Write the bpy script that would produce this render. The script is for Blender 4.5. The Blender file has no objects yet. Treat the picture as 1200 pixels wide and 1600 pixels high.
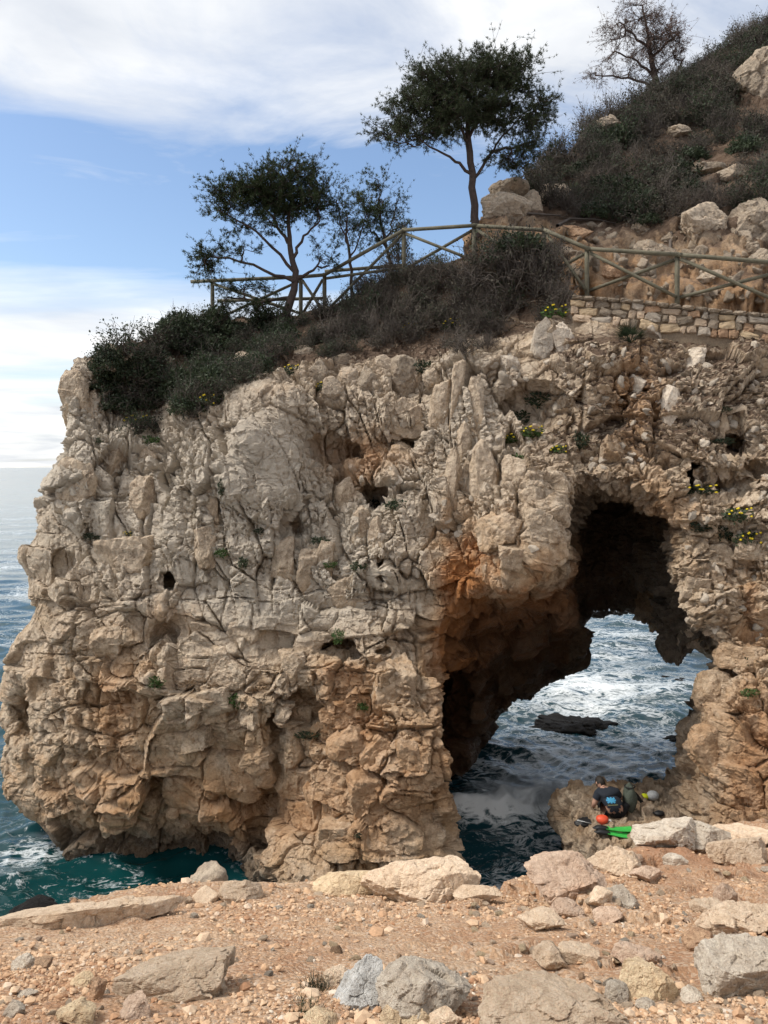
import bpy, bmesh, math, random, time
import numpy as np
from mathutils import Vector, Matrix, Quaternion

random.seed(7)
rng = np.random.default_rng(7)
SC = bpy.context.scene
COL = SC.collection
T0 = time.time()

# ------------------------------------------------------------------ camera, world, sun, exposure
CAM_Z, FPX, HOR = 8.5, 1156.0, 730.0          # eye height above the sea, focal length in photo pixels, horizon row
cam_d = bpy.data.cameras.new('camera')
cam_d.sensor_fit = 'VERTICAL'; cam_d.sensor_height = 36.0
cam_d.lens = FPX / 1600.0 * 36.0
cam_d.shift_y = -70.0 / 1600.0
cam_d.clip_start = 0.05; cam_d.clip_end = 20000
cam = bpy.data.objects.new('camera', cam_d); COL.objects.link(cam)
cam.location = (0, 0, CAM_Z); cam.rotation_euler = (math.pi / 2, 0, 0)
SC.camera = cam

SUN = Vector((-0.62, -0.06, 0.80)).normalized()
wd = bpy.data.worlds.new('World'); SC.world = wd; wd.use_nodes = True
nt = wd.node_tree; nt.nodes.clear()
def N(tree, typ, **kw):
    n = tree.nodes.new(typ)
    for k, v in kw.items():
        if k == 'inp':
            for i, val in v.items():
                n.inputs[i].default_value = val
        else: setattr(n, k, v)
    return n
def M_(tree, op, a, b=None, c=None, clamp=False):
    n = tree.nodes.new('ShaderNodeMath'); n.operation = op; n.use_clamp = clamp
    for i, v in enumerate((a, b, c)):
        if v is None: continue
        if isinstance(v, (int, float)): n.inputs[i].default_value = v
        else: tree.links.new(v, n.inputs[i])
    return n.outputs[0]
def RAMP(tree, fac, stops, interp='LINEAR'):
    n = tree.nodes.new('ShaderNodeValToRGB'); n.color_ramp.interpolation = interp
    el = n.color_ramp.elements
    while len(el) < len(stops): el.new(0.5)
    for e, (p, c) in zip(el, stops):
        e.position = p; e.color = c if len(c) == 4 else (*c, 1)
    tree.links.new(fac, n.inputs[0]); return n.outputs[0]
def MIX(tree, fac, a, b, blend='MIX'):
    n = tree.nodes.new('ShaderNodeMix'); n.data_type = 'RGBA'; n.blend_type = blend
    for sock, v in ((n.inputs[0], fac), (n.inputs[6], a), (n.inputs[7], b)):
        if isinstance(v, (int, float)): sock.default_value = v
        elif isinstance(v, tuple): sock.default_value = v if len(v) == 4 else (*v, 1)
        else: tree.links.new(v, sock)
    return n.outputs[2]
def NOISE(tree, vec, scale, detail=4, rough=0.5, dist=0.0, color=False):
    n = N(tree, 'ShaderNodeTexNoise', inp={'Scale': scale, 'Detail': detail, 'Roughness': rough, 'Distortion': dist})
    if vec is not None: tree.links.new(vec, n.inputs['Vector'])
    return n.outputs[1 if color else 0]
def MAP(tree, vec, loc=(0,0,0), rot=(0,0,0), sc=(1,1,1)):
    n = N(tree, 'ShaderNodeMapping'); tree.links.new(vec, n.inputs[0])
    n.inputs[1].default_value = loc; n.inputs[2].default_value = rot; n.inputs[3].default_value = sc
    return n.outputs[0]
G = (lambda v: (v, v, v, 1))

sky = N(nt, 'ShaderNodeTexSky', sky_type='NISHITA', sun_disc=False)
sky.sun_elevation = math.asin(SUN.z); sky.sun_rotation = math.atan2(SUN.x, SUN.y)
sky.air_density = 1.0; sky.dust_density = 1.0; sky.ozone_density = 1.4
tc = N(nt, 'ShaderNodeTexCoord'); sep = N(nt, 'ShaderNodeSeparateXYZ')
nt.links.new(tc.outputs['Generated'], sep.inputs[0])
zz = M_(nt, 'MAXIMUM', sep.outputs[2], 0.0)
den = M_(nt, 'ADD', zz, 0.10)
cx = M_(nt, 'DIVIDE', sep.outputs[0], den); cy = M_(nt, 'DIVIDE', sep.outputs[1], den)
comb = N(nt, 'ShaderNodeCombineXYZ'); nt.links.new(cx, comb.inputs[0]); nt.links.new(cy, comb.inputs[1])
cv = comb.outputs[0]
# broken deck overhead, clear gap, streaky bank low over the sea
n1 = NOISE(nt, MAP(nt, cv, (3.3, 1.2, 0), (0, 0, 0.9), (0.75, 0.95, 1)), 1.5, 9, 0.60, 0.7)
n2 = NOISE(nt, MAP(nt, cv, (1.0, 7.3, 0), (0, 0, -0.1), (0.22, 0.9, 1)), 1.1, 8, 0.60, 0.25)
n3 = NOISE(nt, MAP(nt, cv, (5.0, 2.3, 0), (0, 0, 0.3), (0.3, 0.35, 1)), 0.7, 2, 0.5, 0.0)
zj = M_(nt, 'ADD', zz, M_(nt, 'MULTIPLY', M_(nt, 'SUBTRACT', n3, 0.5), 0.16))
deck = RAMP(nt, zj, [(0.0, G(0)), (0.24, G(0.0)), (0.37, G(0.36)), (0.46, G(0.62)), (0.6, G(0.7)), (1.0, G(0.66))])
bank = RAMP(nt, zj, [(0.0, G(0.62)), (0.10, G(0.60)), (0.20, G(0.50)), (0.27, G(0.26)), (0.36, G(0.04)), (0.5, G(0))])
m1 = M_(nt, 'MULTIPLY', M_(nt, 'SUBTRACT', M_(nt, 'ADD', n1, deck), 0.86), 3.0, clamp=True)
m2 = M_(nt, 'MULTIPLY', M_(nt, 'SUBTRACT', M_(nt, 'ADD', n2, bank), 0.80), 3.2, clamp=True)
mask = M_(nt, 'SUBTRACT', 1.0, M_(nt, 'MULTIPLY', M_(nt, 'SUBTRACT', 1.0, m1), M_(nt, 'SUBTRACT', 1.0, m2)))
mask = M_(nt, 'MULTIPLY', mask, 0.93)
n4 = NOISE(nt, MAP(nt, cv, (9, 4, 0), (0, 0, 0.5), (0.8, 1.0, 1)), 1.5, 6, 0.55, 0.4)
ccol = RAMP(nt, n4, [(0.30, (6.6, 6.9, 7.4)), (0.48, (8.6, 8.7, 8.8)), (0.64, (11.6, 11.3, 10.8))])
skyc = MIX(nt, 1.0, sky.outputs[0], (1.55, 1.58, 1.60), 'MULTIPLY')
wcol = MIX(nt, mask, skyc, ccol)
bg = N(nt, 'ShaderNodeBackground'); bg.inputs[1].default_value = 0.088
nt.links.new(wcol, bg.inputs[0])
wo = N(nt, 'ShaderNodeOutputWorld'); nt.links.new(bg.outputs[0], wo.inputs[0])

sun_d = bpy.data.lights.new('sun', 'SUN'); sun_d.energy = 2.9; sun_d.angle = math.radians(16); sun_d.color = (1.0, 0.94, 0.85)
sun = bpy.data.objects.new('sun', sun_d); COL.objects.link(sun)
sun.rotation_euler = (-SUN).to_track_quat('-Z', 'Y').to_euler()
sun.location = (-20, -10, 40)
vs = SC.view_settings
vs.view_transform = 'Standard'; vs.look = 'None'; vs.exposure = 0.44; vs.gamma = 1.0; vs.use_curve_mapping = False
SC.render.engine = 'CYCLES'
SC.cycles.use_denoising = True
SC.cycles.use_adaptive_sampling = True; SC.cycles.adaptive_threshold = 0.025
SC.cycles.max_bounces = 5; SC.cycles.diffuse_bounces = 2; SC.cycles.transparent_max_bounces = 12
SC.cycles.caustics_reflective = False; SC.cycles.caustics_refractive = False

# ------------------------------------------------------------------ helpers
def W(px, py, y):
    """photo pixel at distance y -> a point of the place (used to survey where things stand)"""
    return np.array([(px - 600.0) * y / FPX, y, CAM_Z - (py - HOR) * y / FPX])

U = np.uint32
def hsh(ix, iy, iz, seed):
    """integer lattice hash (uint32 arithmetic wraps)"""
    h = ix * U(374761393); h += iy * U(668265263); h += iz * U(2246822519); h += U((seed * 1274126177) & 0xFFFFFFFF)
    h ^= h >> U(13); h *= U(1274126177); h ^= h >> U(16); h *= U(2246822519); h ^= h >> U(15)
    return h
def h01(h, k=0):
    if k:
        h = (h + U((k * 2654435761) & 0xFFFFFFFF)) * U(2246822519)
        h ^= h >> U(13); h *= U(3266489917); h ^= h >> U(16)
    return (h >> U(8)).astype(np.float32) * np.float32(1.0 / 0x1000000)
def lat(a): return a.astype(np.int32).view(np.uint32)
def vnoise(p, seed=0):
    p = np.asarray(p, np.float32); fl = np.floor(p); i = lat(fl); f = p - fl; u = f * f * (3 - 2 * f)
    i = [np.ascontiguousarray(i[:, c]) for c in range(3)]; u = np.ascontiguousarray(u.T).T; r = np.float32(0)
    for dx in (0, 1):
        wx = u[:, 0] if dx else 1 - u[:, 0]
        for dy in (0, 1):
            wy = u[:, 1] if dy else 1 - u[:, 1]
            for dz in (0, 1):
                wz = u[:, 2] if dz else 1 - u[:, 2]
                r = r + wx * wy * wz * h01(hsh(i[0] + U(dx), i[1] + U(dy), i[2] + U(dz), seed))
    return r * 2 - 1
def fbm(p, octv=4, seed=0, gain=0.5, lac=2.03):
    r = 0; a = 1.0; s = 0
    for o in range(octv):
        r = r + a * vnoise(p, seed + o * 17); s += a
        p = p * lac + 11.3; a *= gain
    return r / s
def worley(p, seed=0, jit=0.75, power=2.0):
    """nearest feature point: F1, F2, hash of the cell, offset from its centre"""
    p = np.asarray(p, np.float32); fl = np.floor(p - 0.5); n = len(p)
    P = [np.ascontiguousarray(p[:, c] - fl[:, c]) for c in range(3)]; B = [lat(np.ascontiguousarray(fl[:, c])) for c in range(3)]
    F1 = np.full(n, 9.0, np.float32); F2 = np.full(n, 9.0, np.float32)
    H = np.zeros(n, np.uint32); OFF = np.zeros((3, n), np.float32)
    jit = np.float32(jit)
    for dx in (0, 1):
        for dy in (0, 1):
            for dz in (0, 1):
                h = hsh(B[0] + U(dx), B[1] + U(dy), B[2] + U(dz), seed)
                o = [P[c] - np.float32((dx, dy, dz)[c] + 0.5) - (h01(h, c + 1) - np.float32(0.5)) * jit for c in range(3)]
                if power == 2.0: d = np.sqrt(o[0] * o[0] + o[1] * o[1] + o[2] * o[2])
                else:
                    d = sum((oo * oo) ** 2 for oo in o); d = np.sqrt(np.sqrt(d))
                m = d < F1
                F2 = np.where(m, F1, np.minimum(F2, d)); F1 = np.where(m, d, F1)
                H = np.where(m, h, H)
                for c in range(3): OFF[c] = np.where(m, o[c], OFF[c])
    return F1, F2, H, OFF.T
def facets(p, scale, seed, step=1.0, tilt=1.0, crack=0.0, cw=0.10, power=2.0, warp=0.12):
    """broken-rock relief: every block has its own level and tilt, joints between are recessed (result in cell units)"""
    q = p / np.asarray(scale, np.float32)
    q = q + warp * np.stack([vnoise(q * 2.1 + 5, seed + 3), vnoise(q * 2.1 + 9, seed + 4), vnoise(q * 2.1 + 14, seed + 5)], 1)
    F1, F2, H, O = worley(q, seed, power=power)
    r = step * (h01(H, 4) - 0.5)
    for k in range(3):
        r = r + tilt * O[:, k] * (h01(H, 5 + k) - 0.5) * 2
    if crack:
        e = np.clip(1 - (F2 - F1) / cw, 0, 1); r = r - crack * e * e
    return r, H
def sstep(a, b, x):
    t = np.clip((x - a) / (b - a), 0, 1); return t * t * (3 - 2 * t)
def rbf(pts, vals, q, reg=1e-4):
    """thin-plate spline through surveyed points"""
    pts = np.asarray(pts, float); vals = np.asarray(vals, float); n = len(pts)
    def ph(d2): return np.where(d2 > 0, 0.5 * d2 * np.log(np.maximum(d2, 1e-12)), 0)
    K = ph(((pts[:, None] - pts[None]) ** 2).sum(-1)) + reg * np.eye(n)
    P = np.concatenate([np.ones((n, 1)), pts], 1)
    A = np.block([[K, P], [P.T, np.zeros((3, 3))]])
    w = np.linalg.solve(A, np.concatenate([vals, np.zeros(3)]))
    out = np.empty(len(q))
    for s in range(0, len(q), 50000):
        qq = q[s:s + 50000]
        out[s:s + 50000] = ph(((qq[:, None] - pts[None]) ** 2).sum(-1)) @ w[:n] + w[n] + qq @ w[n + 1:]
    return out

def mesh_np(name, v, f, smooth=True):
    """mesh from numpy verts and one (n,k) face array"""
    v = np.asarray(v, np.float32); f = np.asarray(f, np.int32)
    me = bpy.data.meshes.new(name); k = f.shape[1]
    me.vertices.add(len(v)); me.vertices.foreach_set('co', v.ravel())
    me.loops.add(f.size); me.loops.foreach_set('vertex_index', f.ravel())
    me.polygons.add(len(f)); me.polygons.foreach_set('loop_start', np.arange(0, f.size, k, dtype=np.int32))
    me.update(calc_edges=True)
    me.polygons.foreach_set('use_smooth', np.full(len(f), smooth))
    return me
def verts_of(me):
    a = np.empty(len(me.vertices) * 3, np.float32); me.vertices.foreach_get('co', a); return a.reshape(-1, 3)
def norms_of(me):
    a = np.empty(len(me.vertices) * 3, np.float32); me.vertex_normals.foreach_get('vector', a); return a.reshape(-1, 3)
def set_verts(me, v):
    me.vertices.foreach_set('co', np.ascontiguousarray(v, np.float32).ravel()); me.update()
def attr(me, name, vals):
    a = me.attributes.new(name, 'FLOAT', 'POINT'); a.data.foreach_set('value', np.ascontiguousarray(vals, np.float32))
def link(name, me, mat=None, parent=None):
    o = bpy.data.objects.new(name, me); COL.objects.link(o)
    if mat is not None and me is not None and len(me.materials) == 0: me.materials.append(mat)
    if parent is not None: o.parent = parent
    return o
def tag(o, label=None, cat=None, group=None, kind=None):
    if label: o['label'] = label
    if cat: o['category'] = cat
    if group: o['group'] = group
    if kind: o['kind'] = kind
    return o
def empty(name, loc=(0, 0, 0), rz=0):
    o = bpy.data.objects.new(name, None); COL.objects.link(o); o.empty_display_size = 0.2
    o.location = loc; o.rotation_euler = (0, 0, rz); return o
def subsurf(me, levels, simple=False):
    o = bpy.data.objects.new('tmp', me); COL.objects.link(o)
    m = o.modifiers.new('s', 'SUBSURF'); m.levels = levels; m.render_levels = levels
    if simple: m.subdivision_type = 'SIMPLE'
    dg = bpy.context.evaluated_depsgraph_get()
    r = bpy.data.meshes.new_from_object(o.evaluated_get(dg))
    bpy.data.objects.remove(o); bpy.data.meshes.remove(me); return r

# ------------------------------------------------------------------ materials
def new_mat(name):
    m = bpy.data.materials.new(name); m.use_nodes = True
    t = m.node_tree; b = t.nodes['Principled BSDF']; return m, t, b
def bump(t, b, h, strength, dist):
    n = N(t, 'ShaderNodeBump', inp={'Strength': strength, 'Distance': dist})
    t.links.new(h, n.inputs['Height']); t.links.new(n.outputs[0], b.inputs['Normal'])
def ATT(t, name):
    return N(t, 'ShaderNodeAttribute', attribute_name=name).outputs['Fac']

def rock_material(name, light, mid, dark, orange, soil=(0.095, 0.062, 0.042), var=False, scale=1.0):
    m, t, b = new_mat(name)
    co = N(t, 'ShaderNodeTexCoord').outputs['Object']
    if var:
        oi = N(t, 'ShaderNodeObjectInfo'); add = N(t, 'ShaderNodeVectorMath', operation='ADD')
        t.links.new(co, add.inputs[0]); t.links.new(oi.outputs['Location'], add.inputs[1]); co = add.outputs[0]
    co = MAP(t, co, sc=(scale,) * 3)
    a = NOISE(t, co, 0.9, 6, 0.6, 0.6); c = NOISE(t, co, 6.0, 6, 0.65, 0.3); d = NOISE(t, co, 38.0, 4, 0.6)
    base = RAMP(t, a, [(0.32, mid), (0.5, light), (0.66, mid)])
    base = MIX(t, RAMP(t, c, [(0.36, G(0.75)), (0.56, G(0.0))]), base, dark)
    base = MIX(t, 0.55, base, RAMP(t, d, [(0.25, G(0.30)), (0.5, G(0.52)), (0.75, G(0.74))]), 'OVERLAY')
    pl = M_(t, 'ADD', ATT(t, 'pale'), M_(t, 'MULTIPLY', M_(t, 'SUBTRACT', c, 0.5), 0.8))
    base = MIX(t, RAMP(t, pl, [(0.15, G(0)), (0.75, G(0.8))]), base, (0.58, 0.515, 0.425))
    # rust staining with its own blotchy shape
    st = NOISE(t, MAP(t, co, (3, 5, 1)), 1.1, 7, 0.62, 1.0)
    s = M_(t, 'ADD', M_(t, 'MULTIPLY', ATT(t, 'orange'), 0.75), M_(t, 'SUBTRACT', st, 0.50))
    sm = RAMP(t, s, [(0.06, G(0)), (0.36, G(0.5)), (0.75, G(0.92))])
    oc = MIX(t, RAMP(t, c, [(0.35, G(0)), (0.65, G(1))]), orange, tuple(min(1, x * 1.45) for x in orange))
    oc = MIX(t, RAMP(t, ATT(t, 'orange'), [(0.3, G(0)), (0.75, G(1))]), oc, tuple(x * k for x, k in zip(orange, (0.98, 0.72, 0.5))))
    base = MIX(t, sm, base, oc)
    so = M_(t, 'ADD', ATT(t, 'soil'), M_(t, 'MULTIPLY', M_(t, 'SUBTRACT', c, 0.5), 0.9))
    scol = MIX(t, RAMP(t, d, [(0.3, G(0)), (0.7, G(1))]), soil, tuple(x * 1.7 for x in soil))
    base = MIX(t, RAMP(t, so, [(0.35, G(0)), (0.62, G(0.95))]), base, scol)
    w = ATT(t, 'wet')  # tide damp, plus the painted shade of the arch interior
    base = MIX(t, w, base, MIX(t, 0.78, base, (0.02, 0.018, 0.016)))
    if var:
        hv = N(t, 'ShaderNodeHueSaturation'); t.links.new(base, hv.inputs['Color'])
        t.links.new(M_(t, 'ADD', M_(t, 'MULTIPLY', oi.outputs['Random'], 0.4), 0.80), hv.inputs['Value'])
        base = hv.outputs[0]
    t.links.new(base, b.inputs['Base Color'])
    t.links.new(M_(t, 'SUBTRACT', 0.93, M_(t, 'MULTIPLY', w, 0.5)), b.inputs['Roughness'])
    b.inputs['Specular IOR Level'].default_value = 0.25
    bh = M_(t, 'ADD', NOISE(t, co, 14.0, 8, 0.7, 0.2), M_(t, 'MULTIPLY', NOISE(t, co, 60.0, 3, 0.6), 0.25))
    bump(t, b, bh, 0.95, 0.10 / scale)
    return m
LIGHT, MID, DARKR, ORANGE = (0.64, 0.515, 0.385), (0.53, 0.40, 0.27), (0.24, 0.175, 0.12), (0.42, 0.235, 0.10)
MAT = {}
MAT['cliff'] = rock_material('limestone_cliff', LIGHT, MID, DARKR, ORANGE)
MAT['boulder'] = rock_material('limestone_boulder', (0.50, 0.41, 0.31), (0.40, 0.315, 0.23), (0.22, 0.175, 0.135), ORANGE, var=True, scale=2.2)

MAT['grey_rock'] = rock_material('grey_limestone', (0.62, 0.54, 0.44), (0.53, 0.445, 0.35), (0.36, 0.29, 0.225), (0.40, 0.28, 0.17), var=True, scale=4.0)
MAT['white_rock'] = rock_material('blue_grey_limestone', (0.64, 0.62, 0.58), (0.53, 0.52, 0.49), (0.36, 0.34, 0.31), (0.44, 0.40, 0.34), var=True, scale=4.0)
MAT['tan_rock'] = rock_material('tan_limestone', (0.74, 0.575, 0.42), (0.67, 0.50, 0.35), (0.52, 0.375, 0.255), (0.56, 0.35, 0.19), var=True, scale=4.0)
MAT['yellow_rock'] = rock_material('ochre_limestone', (0.70, 0.54, 0.355), (0.62, 0.46, 0.285), (0.45, 0.32, 0.20), (0.52, 0.32, 0.16), var=True, scale=4.0)
MAT['orange_rock'] = rock_material('rusty_limestone', (0.55, 0.37, 0.235), (0.46, 0.285, 0.17), (0.29, 0.175, 0.11), (0.42, 0.20, 0.09), var=True, scale=4.0)
MAT['pink_rock'] = rock_material('pinkish_limestone', (0.64, 0.475, 0.355), (0.56, 0.395, 0.285), (0.40, 0.27, 0.19), (0.48, 0.25, 0.13), var=True, scale=4.0)
MAT['wet_rock'] = rock_material('wet_dark_rock', (0.020, 0.018, 0.016), (0.014, 0.012, 0.011), (0.007, 0.006, 0.006), (0.02, 0.013, 0.008), var=True)
MAT['wet_rock'].node_tree.nodes['Principled BSDF'].inputs['Roughness'].default_value = 0.35
def flat_mat(name, col, rough=0.8, col2=None, scale=20.0, spec=0.3, trans=0.0):
    m, t, b = new_mat(name)
    co = N(t, 'ShaderNodeTexCoord').outputs['Object']
    n = NOISE(t, co, scale, 4, 0.6)
    c2 = col2 or tuple(x * 0.7 for x in col)
    t.links.new(MIX(t, RAMP(t, n, [(0.35, G(0)), (0.65, G(1))]), col, c2), b.inputs['Base Color'])
    b.inputs['Roughness'].default_value = rough; b.inputs['Specular IOR Level'].default_value = spec
    if trans:
        tr = N(t, 'ShaderNodeBsdfTranslucent'); tr.inputs[0].default_value = (*[x * 1.3 for x in col], 1)
        mx = N(t, 'ShaderNodeMixShader'); mx.inputs[0].default_value = trans
        t.links.new(b.outputs[0], mx.inputs[1]); t.links.new(tr.outputs[0], mx.inputs[2])
        t.links.new(mx.outputs[0], t.nodes['Material Output'].inputs[0])
    return m
# ------------------------------------------------------------------ the headland with its sea arch
# surveyed points of the cliff face (photo column, row, distance)
FACE = [(110,575,17.6),(175,565,17.5),(95,680,17.0),(150,680,16.7),(60,780,17.0),(130,800,16.3),(60,900,16.8),(150,900,15.9),(30,1000,16.6),(130,1010,15.6),
 (20,1130,16.3),(110,1130,15.4),(30,1230,16.3),(120,1250,15.6),(110,1300,16.0),(210,1290,15.5),(210,1345,15.9),(300,1000,15.2),(300,1120,14.85),(250,1200,15.1),
 (330,1230,15.2),(320,1300,15.55),(350,1350,15.9),(390,1400,15.6),(230,760,16.2),(230,860,15.8),(240,700,16.9),(300,650,16.9),(400,600,16.8),(460,590,16.9),(400,700,16.05),
 (420,800,15.7),(520,620,16.9),(520,690,16.7),(560,740,16.5),(640,690,16.6),(600,640,16.7),(700,620,16.6),(750,560,16.9),(760,620,16.3),(740,720,15.7),(660,800,15.6),(740,800,15.1),
 (820,830,14.45),(790,885,14.5),(840,760,14.9),(560,850,15.5),(600,930,15.2),(450,950,15.05),(480,1050,14.9),(600,1000,14.9),(620,1100,14.2),(660,1200,14.0),(540,1180,14.2),(600,1300,13.7),(690,1300,13.9),(500,1330,13.9),(450,1200,14.6),(430,1330,14.4),(600,1420,13.5),(440,1420,14.3),(690,1000,15.0),
 (800,660,16.2),(880,620,16.2),(900,700,15.8),(1000,720,15.5),(1100,720,15.2),(1180,720,15.0),(1100,850,14.7),(1180,900,14.3),(1100,1000,14.3),(1130,1100,13.8),(1160,1200,13.2),(1080,1240,13.6),(1150,1290,12.9),(1080,1340,13.3),(1200,1100,13.4),(1250,1300,12.6),(1300,900,14.0),(1300,700,14.8),
 (950,560,16.6),(1080,560,16.4),(1190,570,16.2),(900,490,17.25),(1000,505,17.0),(1190,525,16.75),(1300,560,16.0),(960,640,16.1),(1100,640,15.8),(1190,640,15.6),
 (860,490,17.8),(700,560,17.4),(560,570,17.5),(200,600,17.9),(210,660,17.5),(250,600,18.2),(300,560,18.9),(400,560,18.5),(450,515,20.0),(330,510,20.2),(560,500,19.8),(650,480,19.3),(640,430,20.1),(740,480,18.8),(740,410,19.5),(850,430,18.4),(600,540,18.5),(800,520,17.9),
 (930,455,17.65),(1058,468,17.3),(1200,482,16.95),(1320,490,16.6),(-60,1250,17.2),(-60,900,18.0),(0,600,19)]
fw = np.array([W(*p) for p in FACE])
HV = 0.118
gx = np.arange(-9.8, 11.6, HV); gy = np.arange(11.6, 24.4, HV); gz = np.arange(-0.9, 15.0, HV)
XX, ZZ = np.meshgrid(gx, gz, indexing='ij')
D = rbf(fw[:, [0, 2]], fw[:, 1], np.stack([XX.ravel(), ZZ.ravel()], 1), 0.02).reshape(XX.shape)
D = np.clip(D, 11.9, 23)
SIL = [W(*p) for p in [(110,520,16.9),(92,575,16.9),(78,640,16.9),(96,695,16.9),(62,740,16.9),(34,800,16.9),(28,860,16.9),(34,930,16.9),(10,1050,16.9),(3,1110,16.9),(20,1180,16.9),(14,1240,16.9),(60,1290,16.6),(112,1330,16.4),(190,1362,16.2),(230,1420,16)]]
sz = np.array([s[2] for s in SIL])[::-1]; sx = np.array([s[0] for s in SIL])[::-1]
L = np.interp(gz, sz, sx)                      # seaward end of the headland for every height
TOP = np.array([W(*p) for p in [(60,575,17.5),(92,566,17.5),(170,552,18),(240,520,19),(330,505,21),(500,489,21),(560,462,20.6),(632,414,20.2),(741,396,19.5),(850,405,18.6),(917,458,18.2),(1058,468,17.5),(1200,482,17.0),(1320,490,16.6)]])
Tz = np.interp(gx, TOP[:, 0], TOP[:, 2])       # walking level along the crest
def smax(a, b, k):
    h = np.clip(0.5 + 0.5 * (a - b) / k, 0, 1); return b + (a - b) * h + k * h * (1 - h)
X3 = gx[:, None, None].astype(np.float32); Y3 = gy[None, :, None].astype(np.float32); Z3 = gz[None, None, :].astype(np.float32)
fld = (D[:, None, :].astype(np.float32) - Y3) * 0.85
fld = smax(fld, (L[None, None, :] - X3).astype(np.float32) + 0 * Y3, 0.7)
fld = smax(fld, (Z3 - Tz[:, None, None]).astype(np.float32) * 0.95 + 0 * Y3, 0.35)
back = 23.2 + 0.5 * np.sin(gx * 0.9)
fld = smax(fld, (Y3 - back[:, None, None].astype(np.float32)), 0.6)
# landing ledge inside the arch mouth
def ell(c, r):
    return (np.sqrt(((X3 - c[0]) / r[0]) ** 2 + ((Y3 - c[1]) / r[1]) ** 2 + ((Z3 - c[2]) / r[2]) ** 2) - 1) * min(r)
def rbox(c, r, rad):
    qx = np.abs(X3 - c[0]) - r[0] + rad; qy = np.abs(Y3 - c[1]) - r[1] + rad; qz = np.abs(Z3 - c[2]) - r[2] + rad
    return np.sqrt(np.maximum(qx, 0) ** 2 + np.maximum(qy, 0) ** 2 + np.maximum(qz, 0) ** 2) + np.minimum(np.maximum(qx, np.maximum(qy, qz)), 0) - rad
# the tunnel: mouth on this side lofted to the far mouth
MOUTH = [(718,1470),(702,1300),(688,1200),(690,1110),(694,1040),(700,955),(735,925),(800,915),(848,905),(872,850),(866,770),(915,716),(985,720),(1040,762),(1058,830),(1060,900),(1070,950),(1112,1012),(1096,1100),(1066,1180),(1048,1240),(1034,1330),(1000,1470)]
FAR   = [(640,1470),(712,1330),(722,1262),(735,1220),(752,1175),(782,1102),(830,1085),(866,1050),(908,1032),(905,990),(910,938),(935,940),(960,939),(985,941),(1004,944),(1022,975),(1056,1012),(1140,1034),(1130,1100),(1104,1170),(1086,1230),(1110,1330),(1150,1470)]
ym, yf = 14.7, 21.6
m0 = np.array([W(px, py, ym)[[0, 2]] for px, py in MOUTH]); m1_ = np.array([W(px, py, yf)[[0, 2]] for px, py in FAR])
tun = np.full(fld.shape, 9.0, np.float32)
ix = np.where((gx > -0.5) & (gx < 11.5))[0]; iz = np.where(gz < 9.6)[0]
PX, PZ = np.meshgrid(gx[ix], gz[iz], indexing='ij')
for j, y in enumerate(gy):
    if y < 11.9 or y > 24.2: continue
    t = float(np.clip((y - ym) / (yf - ym), -0.35, 1.15)); t = max(t, 0)
    P = m0 * (1 - t) + m1_ * t
    d2 = np.full(PX.shape, 1e9); ins = np.zeros(PX.shape, bool)
    for k in range(len(P)):
        a = P[k]; b = P[(k + 1) % len(P)]; e = b - a
        wx, wz = PX - a[0], PZ - a[1]
        h = np.clip((wx * e[0] + wz * e[1]) / (e @ e + 1e-9), 0, 1)
        d2 = np.minimum(d2, (wx - h * e[0]) ** 2 + (wz - h * e[1]) ** 2)
        c1 = (a[1] > PZ) != (b[1] > PZ)
        ins ^= c1 & (PX < (b[0] - a[0]) * (PZ - a[1]) / (b[1] - a[1] + 1e-12) + a[0])
    d = np.sqrt(d2); tun[np.ix_(ix, [j], iz)] = np.where(ins, -d, d)[:, None, :]
p = W(962, 850, 18.3); tun = np.minimum(tun, ell(p, (1.2, 2.2, 2.3)))          # dome over the middle of the tunnel
p = W(680, 1180, 17.8); tun = np.minimum(tun, ell(p, (1.3, 2.3, 2.4)))         # side chamber behind the left pier
tun -= 0.13
TUN = tun.copy()
fld = smax(fld, -tun, 0.22)
def smin(a, b, k): return -smax(-a, -b, k)
fld = smin(fld, rbox(W(985, 1332, 14.6), (1.12, 1.45, 0.75), 0.3), 0.25)
fld = smin(fld, rbox(np.array([6.0, 15.1, 0.8]), (1.0, 1.2, 0.85), 0.35), 0.3)
fld = smin(fld, ell(W(1052, 980, 18.0), (0.5, 0.8, 0.45)), 0.3)                # hanging horn at the far mouth
for (px, py, r) in [(257,988,(.30,.9,.42)),(262,1036,(.28,.6,.14)),(466,775,(.15,.7,.28)),(508,705,(.42,.6,.42)),(556,706,(.16,.8,.22)),(603,700,(.26,.8,.22)),(645,690,(.34,.7,.42)),(590,775,(.5,.7,.42)),(455,820,(.2,.5,.2)),
                    (100,880,(.5,.6,.3)),(265,905,(.2,.6,.5)),(598,890,(.3,.6,.4)),(1091,735,(.1,.8,.3)),(1172,690,(.3,.7,.2)),(1165,755,(.45,.9,.22)),(1195,735,(.3,.9,.2)),(1172,960,(.3,.6,.35)),(330,1235,(.5,.4,.2)),(30,1120,(.3,.8,.5)),(835,620,(.7,.6,.4)),
                    (470,1100,(.4,.5,.5)),(405,1290,(.2,.5,.6)),(430,1130,(.25,.6,.9)),(540,1020,(.9,.4,.15))]:
    x, z = (px - 600) / FPX, (py - HOR) / FPX
    yy = 15.5
    for _ in range(4):
        i = int(np.clip((x * yy - gx[0]) / HV, 0, len(gx) - 1)); k = int(np.clip((CAM_Z - z * yy - gz[0]) / HV, 0, len(gz) - 1)); yy = D[i, k]
    c = np.array([x * yy, yy, CAM_Z - z * yy])
    fld = smax(fld, -ell(c + np.array([0, 0.1, 0]), r), 0.1)
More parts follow.
